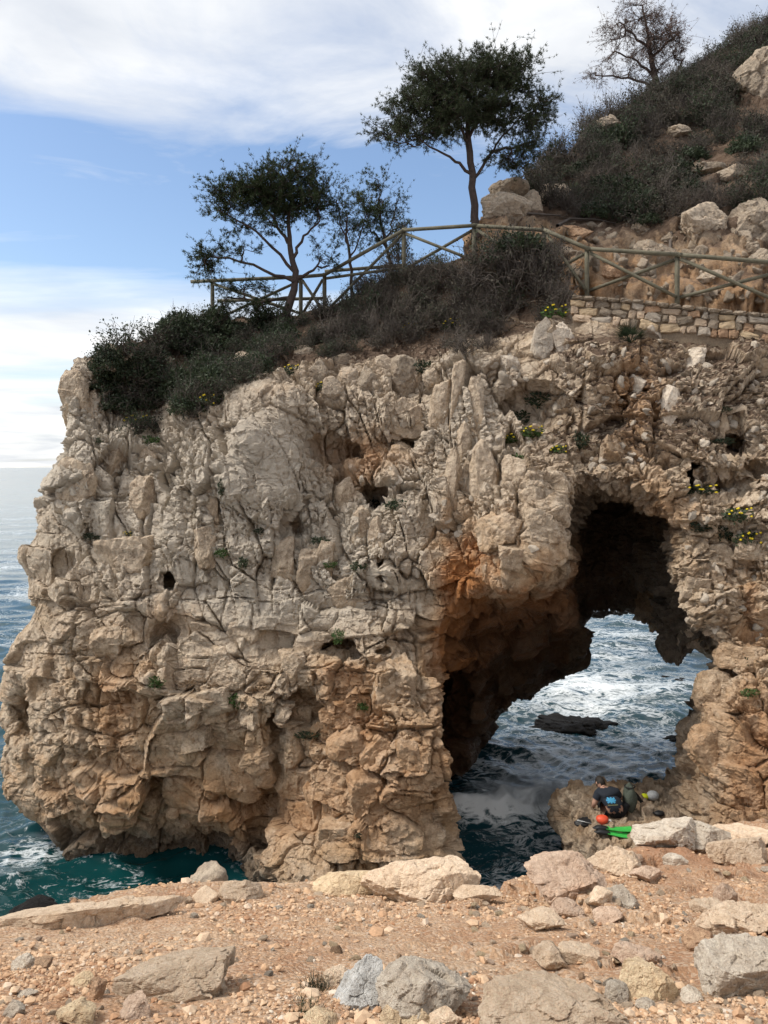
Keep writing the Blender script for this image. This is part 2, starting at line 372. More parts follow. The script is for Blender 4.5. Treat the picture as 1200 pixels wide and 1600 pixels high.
def region(x0, x1, y0, y1, s, ipx, ipy):
    return sstep(x0 - s, x0 + s, ipx) * (1 - sstep(x1 - s, x1 + s, ipx)) * sstep(y0 - s, y0 + s, ipy) * (1 - sstep(y1 - s, y1 + s, ipy))
# gentle swelling of the whole mass in the volume; the broken blocks come as relief afterwards
idx = np.argwhere(np.abs(fld) < 0.9)
pts = np.stack([gx[idx[:, 0]], gy[idx[:, 1]], gz[idx[:, 2]]], 1).astype(np.float32)
sl_ = sstep(17.4, 18.2, pts[:, 1]) * sstep(8.8, 9.6, pts[:, 2])
ledgew = sstep(0.9, 1.3, pts[:, 2]) * (1 - sstep(2.0, 2.6, pts[:, 2])) * sstep(3.0, 3.4, pts[:, 0]) * (1 - sstep(6.0, 6.6, pts[:, 0])) * (pts[:, 1] < 16.3)
fld[idx[:, 0], idx[:, 1], idx[:, 2]] -= (0.30 * fbm(pts * 0.75, 2, 21) + 0.10 * fbm(pts * 2.2, 2, 22)) * (1 - 0.5 * sl_) * (1 - 0.8 * ledgew)
gr = np.gradient(fld, HV)
def smooth_normal(p):
    """direction out of the undisturbed mass"""
    i = [np.clip(((p[:, c] - o) / HV + 0.5).astype(int), 0, n - 1) for c, o, n in ((0, gx[0], len(gx)), (1, gy[0], len(gy)), (2, gz[0], len(gz)))]
    g = np.stack([gr[c][i[0], i[1], i[2]] for c in range(3)], 1); return g / (np.linalg.norm(g, axis=1)[:, None] + 1e-6)
def surface_nets(f, org, h):
    s = f < 0
    corners = [(i, j, k) for i in (0, 1) for j in (0, 1) for k in (0, 1)]
    nx, ny, nz = np.array(f.shape) - 1
    cnt = np.zeros((nx, ny, nz), np.int8)
    for i, j, k in corners: cnt += s[i:i + nx, j:j + ny, k:k + nz]
    act = (cnt > 0) & (cnt < 8)
    ci = np.argwhere(act); vid = np.full((nx, ny, nz), -1, np.int32); vid[act] = np.arange(len(ci))
    acc = np.zeros((len(ci), 3), np.float64); num = np.zeros(len(ci))
    for c in corners:
        for ax in range(3):
            if c[ax]: continue
            d = list(c); d[ax] = 1
            f0 = f[ci[:, 0] + c[0], ci[:, 1] + c[1], ci[:, 2] + c[2]]; f1 = f[ci[:, 0] + d[0], ci[:, 1] + d[1], ci[:, 2] + d[2]]
            m = (f0 < 0) != (f1 < 0)
            t = np.where(m, f0 / np.where(m, f0 - f1, 1), 0)
            p = np.array(c, float)[None].repeat(len(ci), 0); p[:, ax] = t
            acc[m] += p[m]; num[m] += 1
    v = (ci + acc / num[:, None]) * h + np.asarray(org)
    quads = []
    for ax in range(3):
        u, w = (ax + 1) % 3, (ax + 2) % 3
        sl0 = [slice(1, -1)] * 3; sl0[ax] = slice(0, -1); sl1 = list(sl0); sl1[ax] = slice(1, None)
        a = s[tuple(sl0)]; b = s[tuple(sl1)]
        for flip, mk in ((0, a & ~b), (1, ~a & b)):
            e = np.argwhere(mk)
            off = np.array([1, 1, 1]); off[ax] = 0; e = e + off
            def at(du, dw):
                q = e.copy(); q[:, u] -= du; q[:, w] -= dw; return vid[q[:, 0], q[:, 1], q[:, 2]]
            q = np.stack([at(1, 1), at(0, 1), at(0, 0), at(1, 0)], 1)
            quads.append(q[:, ::-1] if flip else q)
    return v, np.concatenate(quads)
v, q = surface_nets(fld, (gx[0], gy[0], gz[0]), HV)
# drop what is under water and the far side nobody can reach
fc = v[q].mean(1)
keep = (fc[:, 2] > -0.7) & ~((fc[:, 1] > 22.8) & (fc[:, 2] < 12)) & (fc[:, 0] < 11.3)
q = q[keep]; used = np.unique(q); rm = np.full(len(v), -1); rm[used] = np.arange(len(used)); v = v[used]; q = rm[q]
lab = np.arange(len(v))                        # keep the headland itself, no loose crumbs
for _ in range(400):
    m_ = lab[q].min(1); new = lab.copy()
    for k in range(4): np.minimum.at(new, q[:, k], m_)
    new = new[new]
    if (new == lab).all(): break
    lab = new
big_ = np.bincount(lab).argmax(); q = q[lab[q[:, 0]] == big_]
used = np.unique(q); rm = np.full(len(v), -1); rm[used] = np.arange(len(used)); v = v[used]; q = rm[q]
fn_ = np.cross(v[q[:, 2]] - v[q[:, 0]], v[q[:, 3]] - v[q[:, 1]]); fn_ /= np.linalg.norm(fn_, axis=1)[:, None] + 1e-9
fc = v[q].mean(1)
far = (fc[:, 1] > 22.2) | (fn_[:, 1] > 0.8) | ((fc[:, 1] > 20.8) & (fc[:, 2] > 9)) | ((fc[:, 0] > 9.3)) | ((fc[:, 2] < 1.0) & (fc[:, 1] < 12.6))
print('cliff base', len(q), far.sum(), round(time.time() - T0, 1))
def compact(v, q):
    u, inv = np.unique(q, return_inverse=True); return v[u], inv.reshape(q.shape)
slp = ~far & (fc[:, 1] > 18.4) & (fc[:, 2] > 9.8)
def refined(qq, lv):
    m_ = subsurf(mesh_np('cliff', *compact(v, qq)), lv); i_ = np.empty(len(m_.loops), np.int32); m_.loops.foreach_get('vertex_index', i_)
    r_ = verts_of(m_), i_.reshape(-1, 4); bpy.data.meshes.remove(m_); return r_
A_ = [refined(q[~far & ~slp], 2), refined(q[slp], 1), compact(v, q[far])]
o_ = np.cumsum([0] + [len(x[0]) for x in A_])
me = mesh_np('cliff', np.concatenate([x[0] for x in A_]), np.concatenate([x[1] + o_[i] for i, x in enumerate(A_)]), False)
print('cliff verts', len(me.vertices), round(time.time() - T0, 1))
co = verts_of(me); no = 0.5 * norms_of(me) + 0.5 * smooth_normal(verts_of(me)); no /= np.linalg.norm(no, axis=1)[:, None] + 1e-6
ipx = 600 + co[:, 0] / np.maximum(co[:, 1], 12) * FPX; ipy = HOR + (CAM_Z - co[:, 2]) / np.maximum(co[:, 1], 12) * FPX
slopew = sstep(17.3, 18.0, co[:, 1]) * sstep(8.8, 9.6, co[:, 2])
ledgew = sstep(0.9, 1.3, co[:, 2]) * (1 - sstep(2.0, 2.6, co[:, 2])) * sstep(3.0, 3.4, co[:, 0]) * (1 - sstep(6.0, 6.6, co[:, 0])) * (co[:, 1] < 16.3)
slab = region(350, 466, 600, 785, 14, ipx, ipy)                       # the big smooth slab
vertw = region(120, 830, 540, 930, 50, ipx, ipy) * (1 - slab)         # upright splintered beds
bed = region(270, 640, 930, 1090, 30, ipx, ipy)                       # squared masonry-like beds
rub = region(860, 1300, 440, 1000, 40, ipx, ipy)                      # rubbly conglomerate right of and above the arch
rough = 0.12 + 0.88 * sstep(-0.22, 0.30, fbm(co * 0.55, 2, 77))
rough = np.maximum(rough, 0.75 * rub)
lean = np.stack([co[:, 0] + 0.22 * co[:, 2], co[:, 1], co[:, 2]], 1)
big, _ = facets(co, (2.2, 2.2, 1.9), 14, 1.0, 0.9, 0.15, 0.04, warp=0.08)
va, _ = facets(lean, (0.62, 0.8, 2.1), 11, 1.2, 0.8, 0.8, 0.08, warp=0.05)
f0, _ = facets(co, (0.95, 0.95, 0.66), 30, 1.1, 1.0, 0.55, 0.06, power=4.0, warp=0.05)
f1, _ = facets(co, (0.36, 0.36, 0.26), 31, 1.1, 1.1, 0.55, 0.09, power=4.0, warp=0.06)
fv, _ = facets(lean, (0.22, 0.28, 0.95), 35, 1.0, 0.8, 0.7, 0.11, warp=0.06)
f2, _ = facets(co, (0.13, 0.13, 0.10), 32, 1.0, 1.3, 0.35, 0.15, warp=0.08)
f3 = fbm(co * 13.0, 2, 33)
d = 0.30 * big + 0.27 * va * vertw + 0.26 * f0 * (1 - 0.85 * vertw) * (1 - slab) * (1 - 0.3 * bed)
d += ((0.03 + 0.075 * rough) * f1 * (1 - 0.5 * vertw) + (0.05 + 0.06 * rough) * fv * vertw) * (1 - 0.85 * slab) + (0.012 + (0.035 + 0.03 * rub) * rough) * f2 * (1 - 0.5 * slab) + 0.010 * f3
lc, _ = facets(lean, (1.5, 1.5, 3.4), 41, 0.0, 0.0, 1.0, 0.035, warp=0.035); lh, _ = facets(co, (3.0, 3.0, 1.15), 42, 0.0, 0.0, 1.0, 0.03, warp=0.03)
cm = sstep(-0.15, 0.35, fbm(co * 0.6, 2, 43)); d += (0.15 * lc * (0.4 + 0.6 * vertw) + 0.22 * lh * (1 - 0.7 * vertw)) * (1 - slab) * cm          # long steep joints and bedding partings
d += slab * (0.22 + 0.05 * fv)
d *= (1 - 0.6 * slopew) * (1 - 0.45 * ledgew)
d += ledgew * (0.10 * f1 + 0.03 * f2)
d *= 1 - 0.5 * (1 - sstep(40, 120, ipx)); wallw = region(880, 1400, 430, 530, 12, ipx, ipy); d = d * (1 - 0.85 * wallw) - 0.22 * wallw
co = co + no * d[:, None]
set_verts(me, co); no = norms_of(me)
# rust: mouth of the arch, hollows and lower belly; soil: slope and flat tops
def spot(px, py, rx, ry):
    return np.exp(-((ipx - px) / rx) ** 2 - ((ipy - py) / ry) ** 2)
og = ((0.6 + 0.6 * sstep(-.25, .3, fbm(co * 1.6, 3, 8))) * (0.7 * spot(740, 900, 60, 110) + 0.55 * spot(840, 900, 70, 60) + 0.8 * spot(720, 960, 40, 120) + 0.45 * spot(840, 980, 90, 70)) + 0.5 * spot(990, 620, 60, 130) + 0.45 * spot(1040, 800, 40, 60)
      + 0.75 * spot(560, 720, 90, 60) + 0.45 * spot(380, 1260, 160, 90) + 0.4 * spot(700, 1040, 30, 120) + 0.4 * spot(540, 1110, 70, 60) + 0.5 * spot(180, 1080, 50, 90) + 0.5 * spot(265, 960, 40, 50) + 0.45 * spot(530, 1050, 60, 25)
      + 0.5 * spot(1175, 950, 30, 60) + 0.4 * spot(1180, 1200, 60, 200) + 0.3 * spot(120, 1240, 120, 60) + 0.35 * spot(620, 1230, 120, 130) + 0.35 * sstep(15.2, 16.6, co[:, 1]) * (co[:, 2] < 7) * (co[:, 0] > 1.2) * (co[:, 0] < 5))
og = og + 0.25 * sstep(880, 1200, ipy) + 0.12 * sstep(820, 1000, ipx) - 0.16 * spot(400, 850, 240, 160) - 0.1
attr(me, 'orange', np.clip(og, -0.4, 1))
upn = no[:, 2]
so = 0.95 * slopew * sstep(0.05, 0.4, upn) + 0.8 * slopew * sstep(18.0, 18.8, co[:, 1])
so += region(860, 1230, 500, 720, 40, ipx, ipy) * sstep(0.0, 0.65, upn) * 0.75
so += 0.45 * sstep(0.75, 0.95, upn) * (co[:, 2] > 5)
attr(me, 'soil', np.clip(so, 0, 1))
attr(me, 'pale', np.clip(1.0 * spot(400, 790, 300, 190) + 0.6 * spot(130, 680, 90, 150) + 0.5 * spot(740, 640, 90, 120) + 0.35 * spot(480, 930, 200, 60) + 0.3 * spot(1080, 600, 140, 70), 0, 1))
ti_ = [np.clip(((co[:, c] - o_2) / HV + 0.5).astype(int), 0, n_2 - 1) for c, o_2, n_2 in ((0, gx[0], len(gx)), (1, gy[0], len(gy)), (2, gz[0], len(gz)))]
cave_shade = (1 - sstep(0.35, 0.8, TUN[ti_[0], ti_[1], ti_[2]])) * sstep(15.0, 16.9, co[:, 1] + 0.5 * fbm(co * 1.1, 3, 6) - 0.8 * (co[:, 2] < 4.2)) * (co[:, 0] < 7.4)
attr(me, 'wet', np.maximum(0.85 * (1 - sstep(0.45, 1.1, co[:, 2] + 0.35 * fbm(co * 1.3, 3, 5))), np.maximum(0.9 * cave_shade, 0.38 * (co[:, 2] < 2.9) * (co[:, 1] > 12.8) * sstep(2.6, 3.2, co[:, 0]) * (1 - sstep(5.6, 6.4, co[:, 0])))))   # tide band and damp ledge; shade of the arch interior painted in as dark rock
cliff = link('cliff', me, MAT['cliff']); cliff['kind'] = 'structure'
CL_CO, CL_NO, CL_OR = co, no, np.clip(og, -0.4, 1)
print('cliff done', round(time.time() - T0, 1))

from mathutils.bvhtree import BVHTree
_BV = {}
def bvh(o):
    if o.name not in _BV:
        bpy.context.view_layer.update(); _BV[o.name] = BVHTree.FromObject(o, bpy.context.evaluated_depsgraph_get())
    return _BV[o.name]
def cast(o, px, py):
    """where the line of sight through a photo pixel meets the object: point, normal"""
    d = Vector(((px - 600) / FPX, 1.0, -(py - HOR) / FPX)).normalized()
    loc, nor, _, _ = bvh(o).ray_cast(Vector((0, 0, CAM_Z)), d); return loc, nor
def drop(o, x, y, z=40.0):
    loc, nor, _, _ = bvh(o).ray_cast(Vector((x, y, z)), Vector((0, 0, -1))); return loc, nor
# ------------------------------------------------------------------ hillside behind the path
HILL = [(750,352,20.6),(760,345,21.5),(800,300,22.6),(850,258,24.5),(900,222,26.5),(950,185,28),(1020,150,29),(1100,103,30),(1200,40,31),(1300,-20,32),
 (900,385,20.2),(1000,385,20.0),(1100,385,19.5),(1200,405,18.8),(1000,450,18.9),(1150,462,18.3),(940,445,19.1),(870,370,20.0),(900,335,21.5),(1100,300,21.2),(1190,320,20.2),(1000,300,22.4),(1100,200,25),(1190,200,24),(950,250,24.5),
 (1300,300,20.5),(1300,200,24),(1300,420,18.5),(820,350,20.8),(860,310,22.5)]
hw = [W(*p) for p in HILL]
hw += [np.array(p) for p in [(2.5, 23.5, 14.2), (4.0, 28, 15.5), (8, 33, 18), (14, 36, 21), (20, 36, 26), (22, 30, 27), (18, 20, 16), (2.0, 19.4, 13.4), (5.3, 17.6, 12.3), (9.2, 16.6, 11.9), (12, 16.4, 12.2)]]
hw = np.array(hw)
ax = np.arange(2.2, 21.0, 0.13); ay = np.arange(17.6, 35.0, 0.13)
AX, AY = np.meshgrid(ax, ay, indexing='ij')
H = rbf(hw[:, :2], hw[:, 2], np.stack([AX.ravel(), AY.ravel()], 1), 0.05).reshape(AX.shape)
# path bench cut into the foot of the hill
Tp = np.interp(AX, TOP[:, 0], TOP[:, 2]); pathy = np.interp(AX, [2.4, 5, 6.9, 8.8, 12], [20.3, 19.1, 18.5, 18.0, 17.3])
H = np.where(AY < pathy + 0.2, np.minimum(H, Tp - 0.35 - 3.0 * sstep(0.25, 0.7, pathy - AY)), np.maximum(H, Tp - 0.35))
def grid_faces(nx, ny):
    i = np.arange(nx * ny).reshape(nx, ny)
    return np.stack([i[:-1, :-1], i[1:, :-1], i[1:, 1:], i[:-1, 1:]], -1).reshape(-1, 4)
me = mesh_np('hillside', np.stack([AX, AY, H], -1).reshape(-1, 3), grid_faces(*AX.shape))
me = subsurf(me, 1)
co = verts_of(me); no = norms_of(me)
a, _ = facets(co, (0.9, 0.9, 0.8), 51, 1.1, 1.0, 0.4, 0.1); b, _ = facets(co, (0.3, 0.3, 0.25), 52, 1, 1, 0.4, 0.16)
bank = 1 - sstep(0.6, 2.6, co[:, 1] - np.interp(co[:, 0], [2.4, 5, 6.9, 8.8, 12], [20.3, 19.1, 18.5, 18.0, 17.3]))
co = co + no * ((0.20 + 0.16 * bank) * a + 0.09 * b + 0.03 * fbm(co * 6, 3, 53) + 0.25 * fbm(co * 0.5, 3, 54))[:, None]
set_verts(me, co)
attr(me, 'orange', 0.5 * bank); no = norms_of(me)
attr(me, 'soil', np.clip(0.55 + 0.25 * (1 - bank) + 0.15 * fbm(co * 1.2, 3, 56) * 2 - 0.25 * bank * sstep(0.7, 0.3, no[:, 2]), 0, 1))
hill = link('hillside', me, MAT['cliff']); hill['kind'] = 'structure'

# ------------------------------------------------------------------ bare ground the photographer stands on
m, t, b = new_mat('stony_earth')
co_ = N(t, 'ShaderNodeTexCoord').outputs['Object']
n_a = NOISE(t, co_, 1.1, 5, 0.6, 0.4); n_b = NOISE(t, co_, 9, 6, 0.65); n_c = NOISE(t, co_, 70, 4, 0.6)
base = RAMP(t, n_a, [(0.36, (0.39, 0.225, 0.13)), (0.50, (0.46, 0.295, 0.18)), (0.64, (0.52, 0.365, 0.24))])
base = MIX(t, RAMP(t, n_b, [(0.38, G(0.6)), (0.58, G(0))]), base, (0.33, 0.18, 0.105))
vo = N(t, 'ShaderNodeTexVoronoi', inp={'Scale': 60.0}); t.links.new(co_, vo.inputs['Vector'])
sv = N(t, 'ShaderNodeSeparateColor'); t.links.new(vo.outputs['Color'], sv.inputs[0])
base = MIX(t, RAMP(t, sv.outputs[0], [(0.55, G(0)), (0.75, G(0.5))]), base, (0.56, 0.45, 0.34))
base = MIX(t, 0.5, base, RAMP(t, n_c, [(0.25, G(0.3)), (0.5, G(0.52)), (0.75, G(0.74))]), 'OVERLAY')
red = ATT(t, 'red'); base = MIX(t, M_(t, 'MULTIPLY', red, 0.75), base, (0.33, 0.165, 0.09))
t.links.new(base, b.inputs['Base Color']); b.inputs['Roughness'].default_value = 0.95; b.inputs['Specular IOR Level'].default_value = 0.15
gh = M_(t, 'ADD', NOISE(t, co_, 45, 6, 0.7), M_(t, 'MULTIPLY', vo.outputs['Distance'], -0.6))
bump(t, b, gh, 0.9, 0.02); MAT['earth'] = m

gpts = np.array([(1.0, 7.2), (2.2, 6.84), (3.0, 6.5), (4.0, 6.08), (4.9, 5.74), (5.7, 5.42), (6.5, 5.13), (7.2, 4.9), (8.0, 4.62), (9.5, 3.9), (12, 2.5)])
EDGE = [W(*p)[:2] for p in [(-900,1500,2.9),(-200,1490,3.2),(0,1452,3.75),(120,1418,4.35),(232,1396,4.85),(330,1396,4.95),(420,1388,5.0),(520,1386,5.05),(640,1386,5.05),(745,1392,4.95),(835,1380,5.2),(900,1352,5.8),(960,1325,6.5),(1010,1300,7.1),(1100,1288,8.0),(1200,1286,8.4),(1600,1290,8.6)]]
ex = np.array([e[0] for e in EDGE]); ey = np.array([e[1] for e in EDGE])
ux = np.arange(-3.6, 6.2, 0.03); uy = np.arange(0.5, 10.2, 0.03)
UX, UY = np.meshgrid(ux, uy, indexing='ij'); P2 = np.stack([UX.ravel(), UY.ravel(), 0 * UX.ravel()], 1)
wob = 0.18 * fbm(P2 * 1.7, 4, 61).reshape(UX.shape)
edge = np.interp(UX, ex, ey) + wob
GZ = np.interp(UY, gpts[:, 0], gpts[:, 1])
fc1, Hc = facets(P2, (0.55, 0.55, 1), 62, 1, 1, 0.2, 0.12); fc2, _ = facets(P2, (0.16, 0.16, 1), 63, 1, 1, 0.1, 0.1)
stony = sstep(0.2, 1.4, UX).ravel() * 0.75 + 0.35
det = (0.055 * fc1 + 0.022 * fc2) * stony + 0.05 * fbm(P2 * 1.1, 4, 64) + 0.012 * fbm(P2 * 14, 3, 65)
GZ = GZ + det.reshape(UX.shape)
over = np.maximum(UY - edge, 0)
GZ = GZ - (over * 2.6 + 0.25 * np.minimum(over * 6, 1)) + 0.15 * over * fbm(P2 * 3, 3, 66).reshape(UX.shape)
GZ = np.maximum(GZ, -1.2)
vv = np.stack([UX, UY, GZ], -1).reshape(-1, 3)
me = mesh_np('ground', vv, grid_faces(*UX.shape))
redm = np.clip(0.9 * np.exp(-((UX - 2.6) / 1.2) ** 2 - ((UY - 6.2) / 1.2) ** 2) + 0.6 * np.exp(-((UX + 0.9) / 0.5) ** 2 - ((UY - 2.6) / 0.4) ** 2) + 0.5 * np.exp(-((UX - 1.7) / 0.4) ** 2 - ((UY - 3.0) / 0.5) ** 2) + 0.5 * fbm(P2 * 1.6, 3, 68).reshape(UX.shape), 0, 1)
attr(me, 'red', redm.ravel())
ground = link('ground', me, MAT['earth']); ground['kind'] = 'structure'
print('ground', round(time.time() - T0, 1))

# ------------------------------------------------------------------ the sea
m, t, b = new_mat('sea_water')
gco = N(t, 'ShaderNodeNewGeometry').outputs['Position']
deepc = MIX(t, ATT(t, 'shallow'), (0.012, 0.048, 0.062), (0.003, 0.036, 0.036))
foam = ATT(t, 'foam')  # foam, plus painted white streaks standing in for glitter
fn = NOISE(t, MAP(t, gco, rot=(0, 0, 0.15), sc=(0.55, 1.0, 0.3)), 2.2, 8, 0.66, 1.3)
fn2 = NOISE(t, MAP(t, gco, sc=(0.7, 1, 0.3)), 8.0, 6, 0.68, 0.9)
fn3 = NOISE(t, MAP(t, gco, sc=(0.6, 1, 0.3)), 0.55, 4, 0.6, 0.6)
ridge = M_(t, 'ABSOLUTE', M_(t, 'SUBTRACT', fn, 0.5))
fv = M_(t, 'SUBTRACT', M_(t, 'ADD', M_(t, 'ADD', foam, M_(t, 'MULTIPLY', M_(t, 'SUBTRACT', fn3, 0.5), 1.1)), M_(t, 'MULTIPLY', M_(t, 'SUBTRACT', fn2, 0.5), 0.9)), M_(t, 'MULTIPLY', ridge, 4.5))
fm = RAMP(t, fv, [(0.16, G(0)), (0.40, G(0.5)), (0.72, G(0.95))])
t.links.new(MIX(t, fm, deepc, (0.80, 0.84, 0.86)), b.inputs['Base Color'])
t.links.new(M_(t, 'ADD', M_(t, 'MULTIPLY', fm, 0.5), 0.12), b.inputs['Roughness'])
b.inputs['IOR'].default_value = 1.333
w1 = NOISE(t, MAP(t, gco, sc=(1.0, 1.5, 0.2)), 2.2, 6, 0.62, 0.5); 
n = N(t, 'ShaderNodeBump', inp={'Strength': 0.20, 'Distance': 0.06})
t.links.new(w1, n.inputs['Height']); t.links.new(n.outputs[0], b.inputs['Normal'])
MAT['sea'] = m
rows = np.concatenate([np.arange(2300, 1420, -6), np.arange(1420, 1000, -1.7), np.arange(1000, 760, -1.3), 730 + np.geomspace(30, 0.8, 60)])
yy = CAM_Z * FPX / (rows - HOR); cols = np.concatenate([np.linspace(-1.05, -0.56, 50), np.linspace(-0.555, -0.40, 70), np.linspace(-0.395, 0.04, 50), np.linspace(0.045, 0.46, 200), np.linspace(0.465, 1.05, 60)])
SXg = yy[:, None] * cols[None, :]; SYg = yy[:, None] + 0 * SXg
P = np.stack([SXg.ravel(), SYg.ravel(), 0 * SXg.ravel()], 1)
dyv = np.gradient(yy)[:, None] + 0 * SXg; res = np.maximum(dyv, 0.0026 * SYg).ravel()
z = np.zeros(len(P))
for lam, amp, th, sd in [(9, 0.12, 1.9, 1), (5.2, 0.10, 1.3, 2), (3.1, 0.075, 2.2, 3), (1.9, 0.05, 1.0, 4), (1.1, 0.035, 1.7, 5), (0.65, 0.028, 0.6, 6), (0.38, 0.016, 2.0, 7)]:
    k = 2 * math.pi / lam; wv = 0.9 * lam * fbm(P / lam * 0.45, 2, 80 + sd)
    ph = k * (P[:, 0] * math.cos(th) + P[:, 1] * math.sin(th) + wv)
    z += amp * (1 - 1.6 * np.abs(np.sin(ph / 2)) ** 0.9 + 0.3) * np.clip(lam / (3.0 * res) - 1, 0, 1) * (1 - 0.65 * sstep(25, 70, P[:, 1]))
z += 0.05 * fbm(P * 1.5, 4, 90) * np.clip(1 / (3 * res) - 1, 0, 1)
# breaker running into the tunnel
bx, by = W(815, 1270, 18.0)[:2]
u = P[:, 1] - (17.9 + 0.22 * np.sin(P[:, 0] * 1.7) + 0.12 * (P[:, 0] - bx)); prof = np.exp(-(np.maximum(u, 0) / 0.75) ** 2) * np.exp(-(np.minimum(u, 0) / 0.22) ** 2)
brk = prof * np.exp(-((P[:, 0] - bx) / 2.0) ** 4)
z += brk * (0.32 + 0.25 * fbm(P * 1.6, 4, 92))
z = np.where(SYg.ravel() > 900, 0, z)
P[:, 2] = z
me = mesh_np('sea', P, grid_faces(*SXg.shape))
nf = fbm(P * 0.25, 3, 95); lf = fbm(P * np.array([0.10, 0.22, 0.2]), 3, 96)
arch = np.exp(-((P[:, 0] - 0.25 * P[:, 1] + 0.5) / (0.14 * P[:, 1] + 1.2)) ** 2) * (P[:, 1] > 14) * (1 - sstep(34, 60, P[:, 1]))  # arch water: foam together with painted silvery sky reflections
foam_glint = 0.14 + 0.20 * nf + 0.34 * arch + 0.9 * brk + 0.35 * np.exp(-((P[:, 0] + 7.6) / 1.0) ** 2 - ((P[:, 1] - 16.2) / 0.8) ** 2) + 0.25 * lf
foam_glint += 0.25 * sstep(0.18, 0.36, z) - 0.10 * np.exp(-((P[:, 0] - 1.9) / 1.4) ** 2 - ((P[:, 1] - 15.2) / 1.2) ** 2) - 0.10 * sstep(60, 300, P[:, 1]) - 0.06 * (P[:, 0] < -3) * (P[:, 1] < 25) + 0.16 * sstep(22, 45, P[:, 1]) * (P[:, 0] < 0)  # whitening of the far left water paints in sun glitter
attr(me, 'foam', np.clip(foam_glint, 0, 1.2))
attr(me, 'shallow', np.exp(-((P[:, 0] + 5) / 4.5) ** 2 - ((P[:, 1] - 14) / 6.0) ** 2))
sea = link('sea', me, MAT['sea']); sea['kind'] = 'structure'
print('sea', round(time.time() - T0, 1))

# unseen slope added behind the camera to hold back frontal sky light
bxg = np.linspace(-26, 34, 90); byg = np.linspace(-36, 1.0, 60); BX, BY = np.meshgrid(bxg, byg, indexing='ij')
Bp = np.stack([BX.ravel(), BY.ravel(), 0 * BX.ravel()], 1)
BZ = 6.9 - 0.4 * sstep(-3, 1, BY) + 0.66 * np.maximum(-2.5 - BY, 0) + 1.6 * fbm(Bp * 0.22, 4, 101).reshape(BX.shape) * sstep(-2, -7, BY) + 0.25 * np.maximum(BX - 6, 0) * sstep(2, -5, BY) - 0.55 * np.maximum(-6 - BX, 0)
BZ = np.where((BY > -0.2) & (BX > -3.6) & (BX < 6.2), np.minimum(BZ, 6.6), BZ)
me = mesh_np('cove_slope', np.stack([BX, BY, BZ], -1).reshape(-1, 3), grid_faces(*BX.shape)); attr(me, 'soil', np.full(BX.size, 0.6)); attr(me, 'orange', np.full(BX.size, 0.1))
cs = link('cove_slope', me, MAT['cliff']); cs['kind'] = 'structure'
# ------------------------------------------------------------------ stones
_ICO = {}
def ico(sub):
    if sub not in _ICO:
        bm = bmesh.new(); bmesh.ops.create_icosphere(bm, subdivisions=sub, radius=1.0)
        v = np.array([x.co[:] for x in bm.verts]); f = np.array([[x.index for x in p.verts] for p in bm.faces]); bm.free()
        _ICO[sub] = (v / np.linalg.norm(v, axis=1)[:, None], f)
    return _ICO[sub]
def rock_mesh(seed, size, sub=4, planes=13, rough=1.0, round_=0.0, boxy=0.0, smooth=True, cap=1.12):
    """a broken stone: a body cut by random cleavage planes, then chipped and pitted"""
    r_ = np.random.default_rng(seed); d, f = ico(sub)
    n = r_.normal(size=(planes, 3)); n /= np.linalg.norm(n, axis=1)[:, None]
    h = r_.uniform(0.52, 0.92, planes)
    if boxy:
        n = np.concatenate([n, np.array([(1,0,0),(-1,0,0),(0,1,0),(0,-1,0),(0,0,1),(0,0,-1)]) + r_.normal(size=(6, 3)) * 0.22]); h = np.concatenate([h + boxy, r_.uniform(0.68, 0.8, 6)])
    c = d @ n.T
    rr = np.where(c > 0.05, h[None] / np.maximum(c, 0.05), 9).min(1); rr = np.minimum(rr, cap)
    rr = rr * (1 - round_ * 0.7) + round_ * 0.7 * 0.9
    p = d * rr[:, None]
    if sub >= 3:
        sz_ = np.asarray(size, float); q = (p * sz_ / sz_.mean() + seed % 97 * 3.7).astype(np.float32)
        a, _ = facets(q, 0.55, seed % 991, 0.8, 1.0, 0.35, 0.08); b, _ = facets(q, 0.2, seed % 577 + 3, 0.8, 1.0, 0.3, 0.14)
        p = p + d * (rough * (0.085 * a + 0.035 * b + 0.03 * fbm(q * 3, 3, seed % 331) + 0.015 * fbm(q * 11, 2, seed % 131)))[:, None]
    return mesh_np('stone', p * np.asarray(size), f, smooth)
def rot_of(seed, tilt=0.25):
    r_ = random.Random(seed); return (r_.uniform(-tilt, tilt), r_.uniform(-tilt, tilt), r_.uniform(-3.14, 3.14))

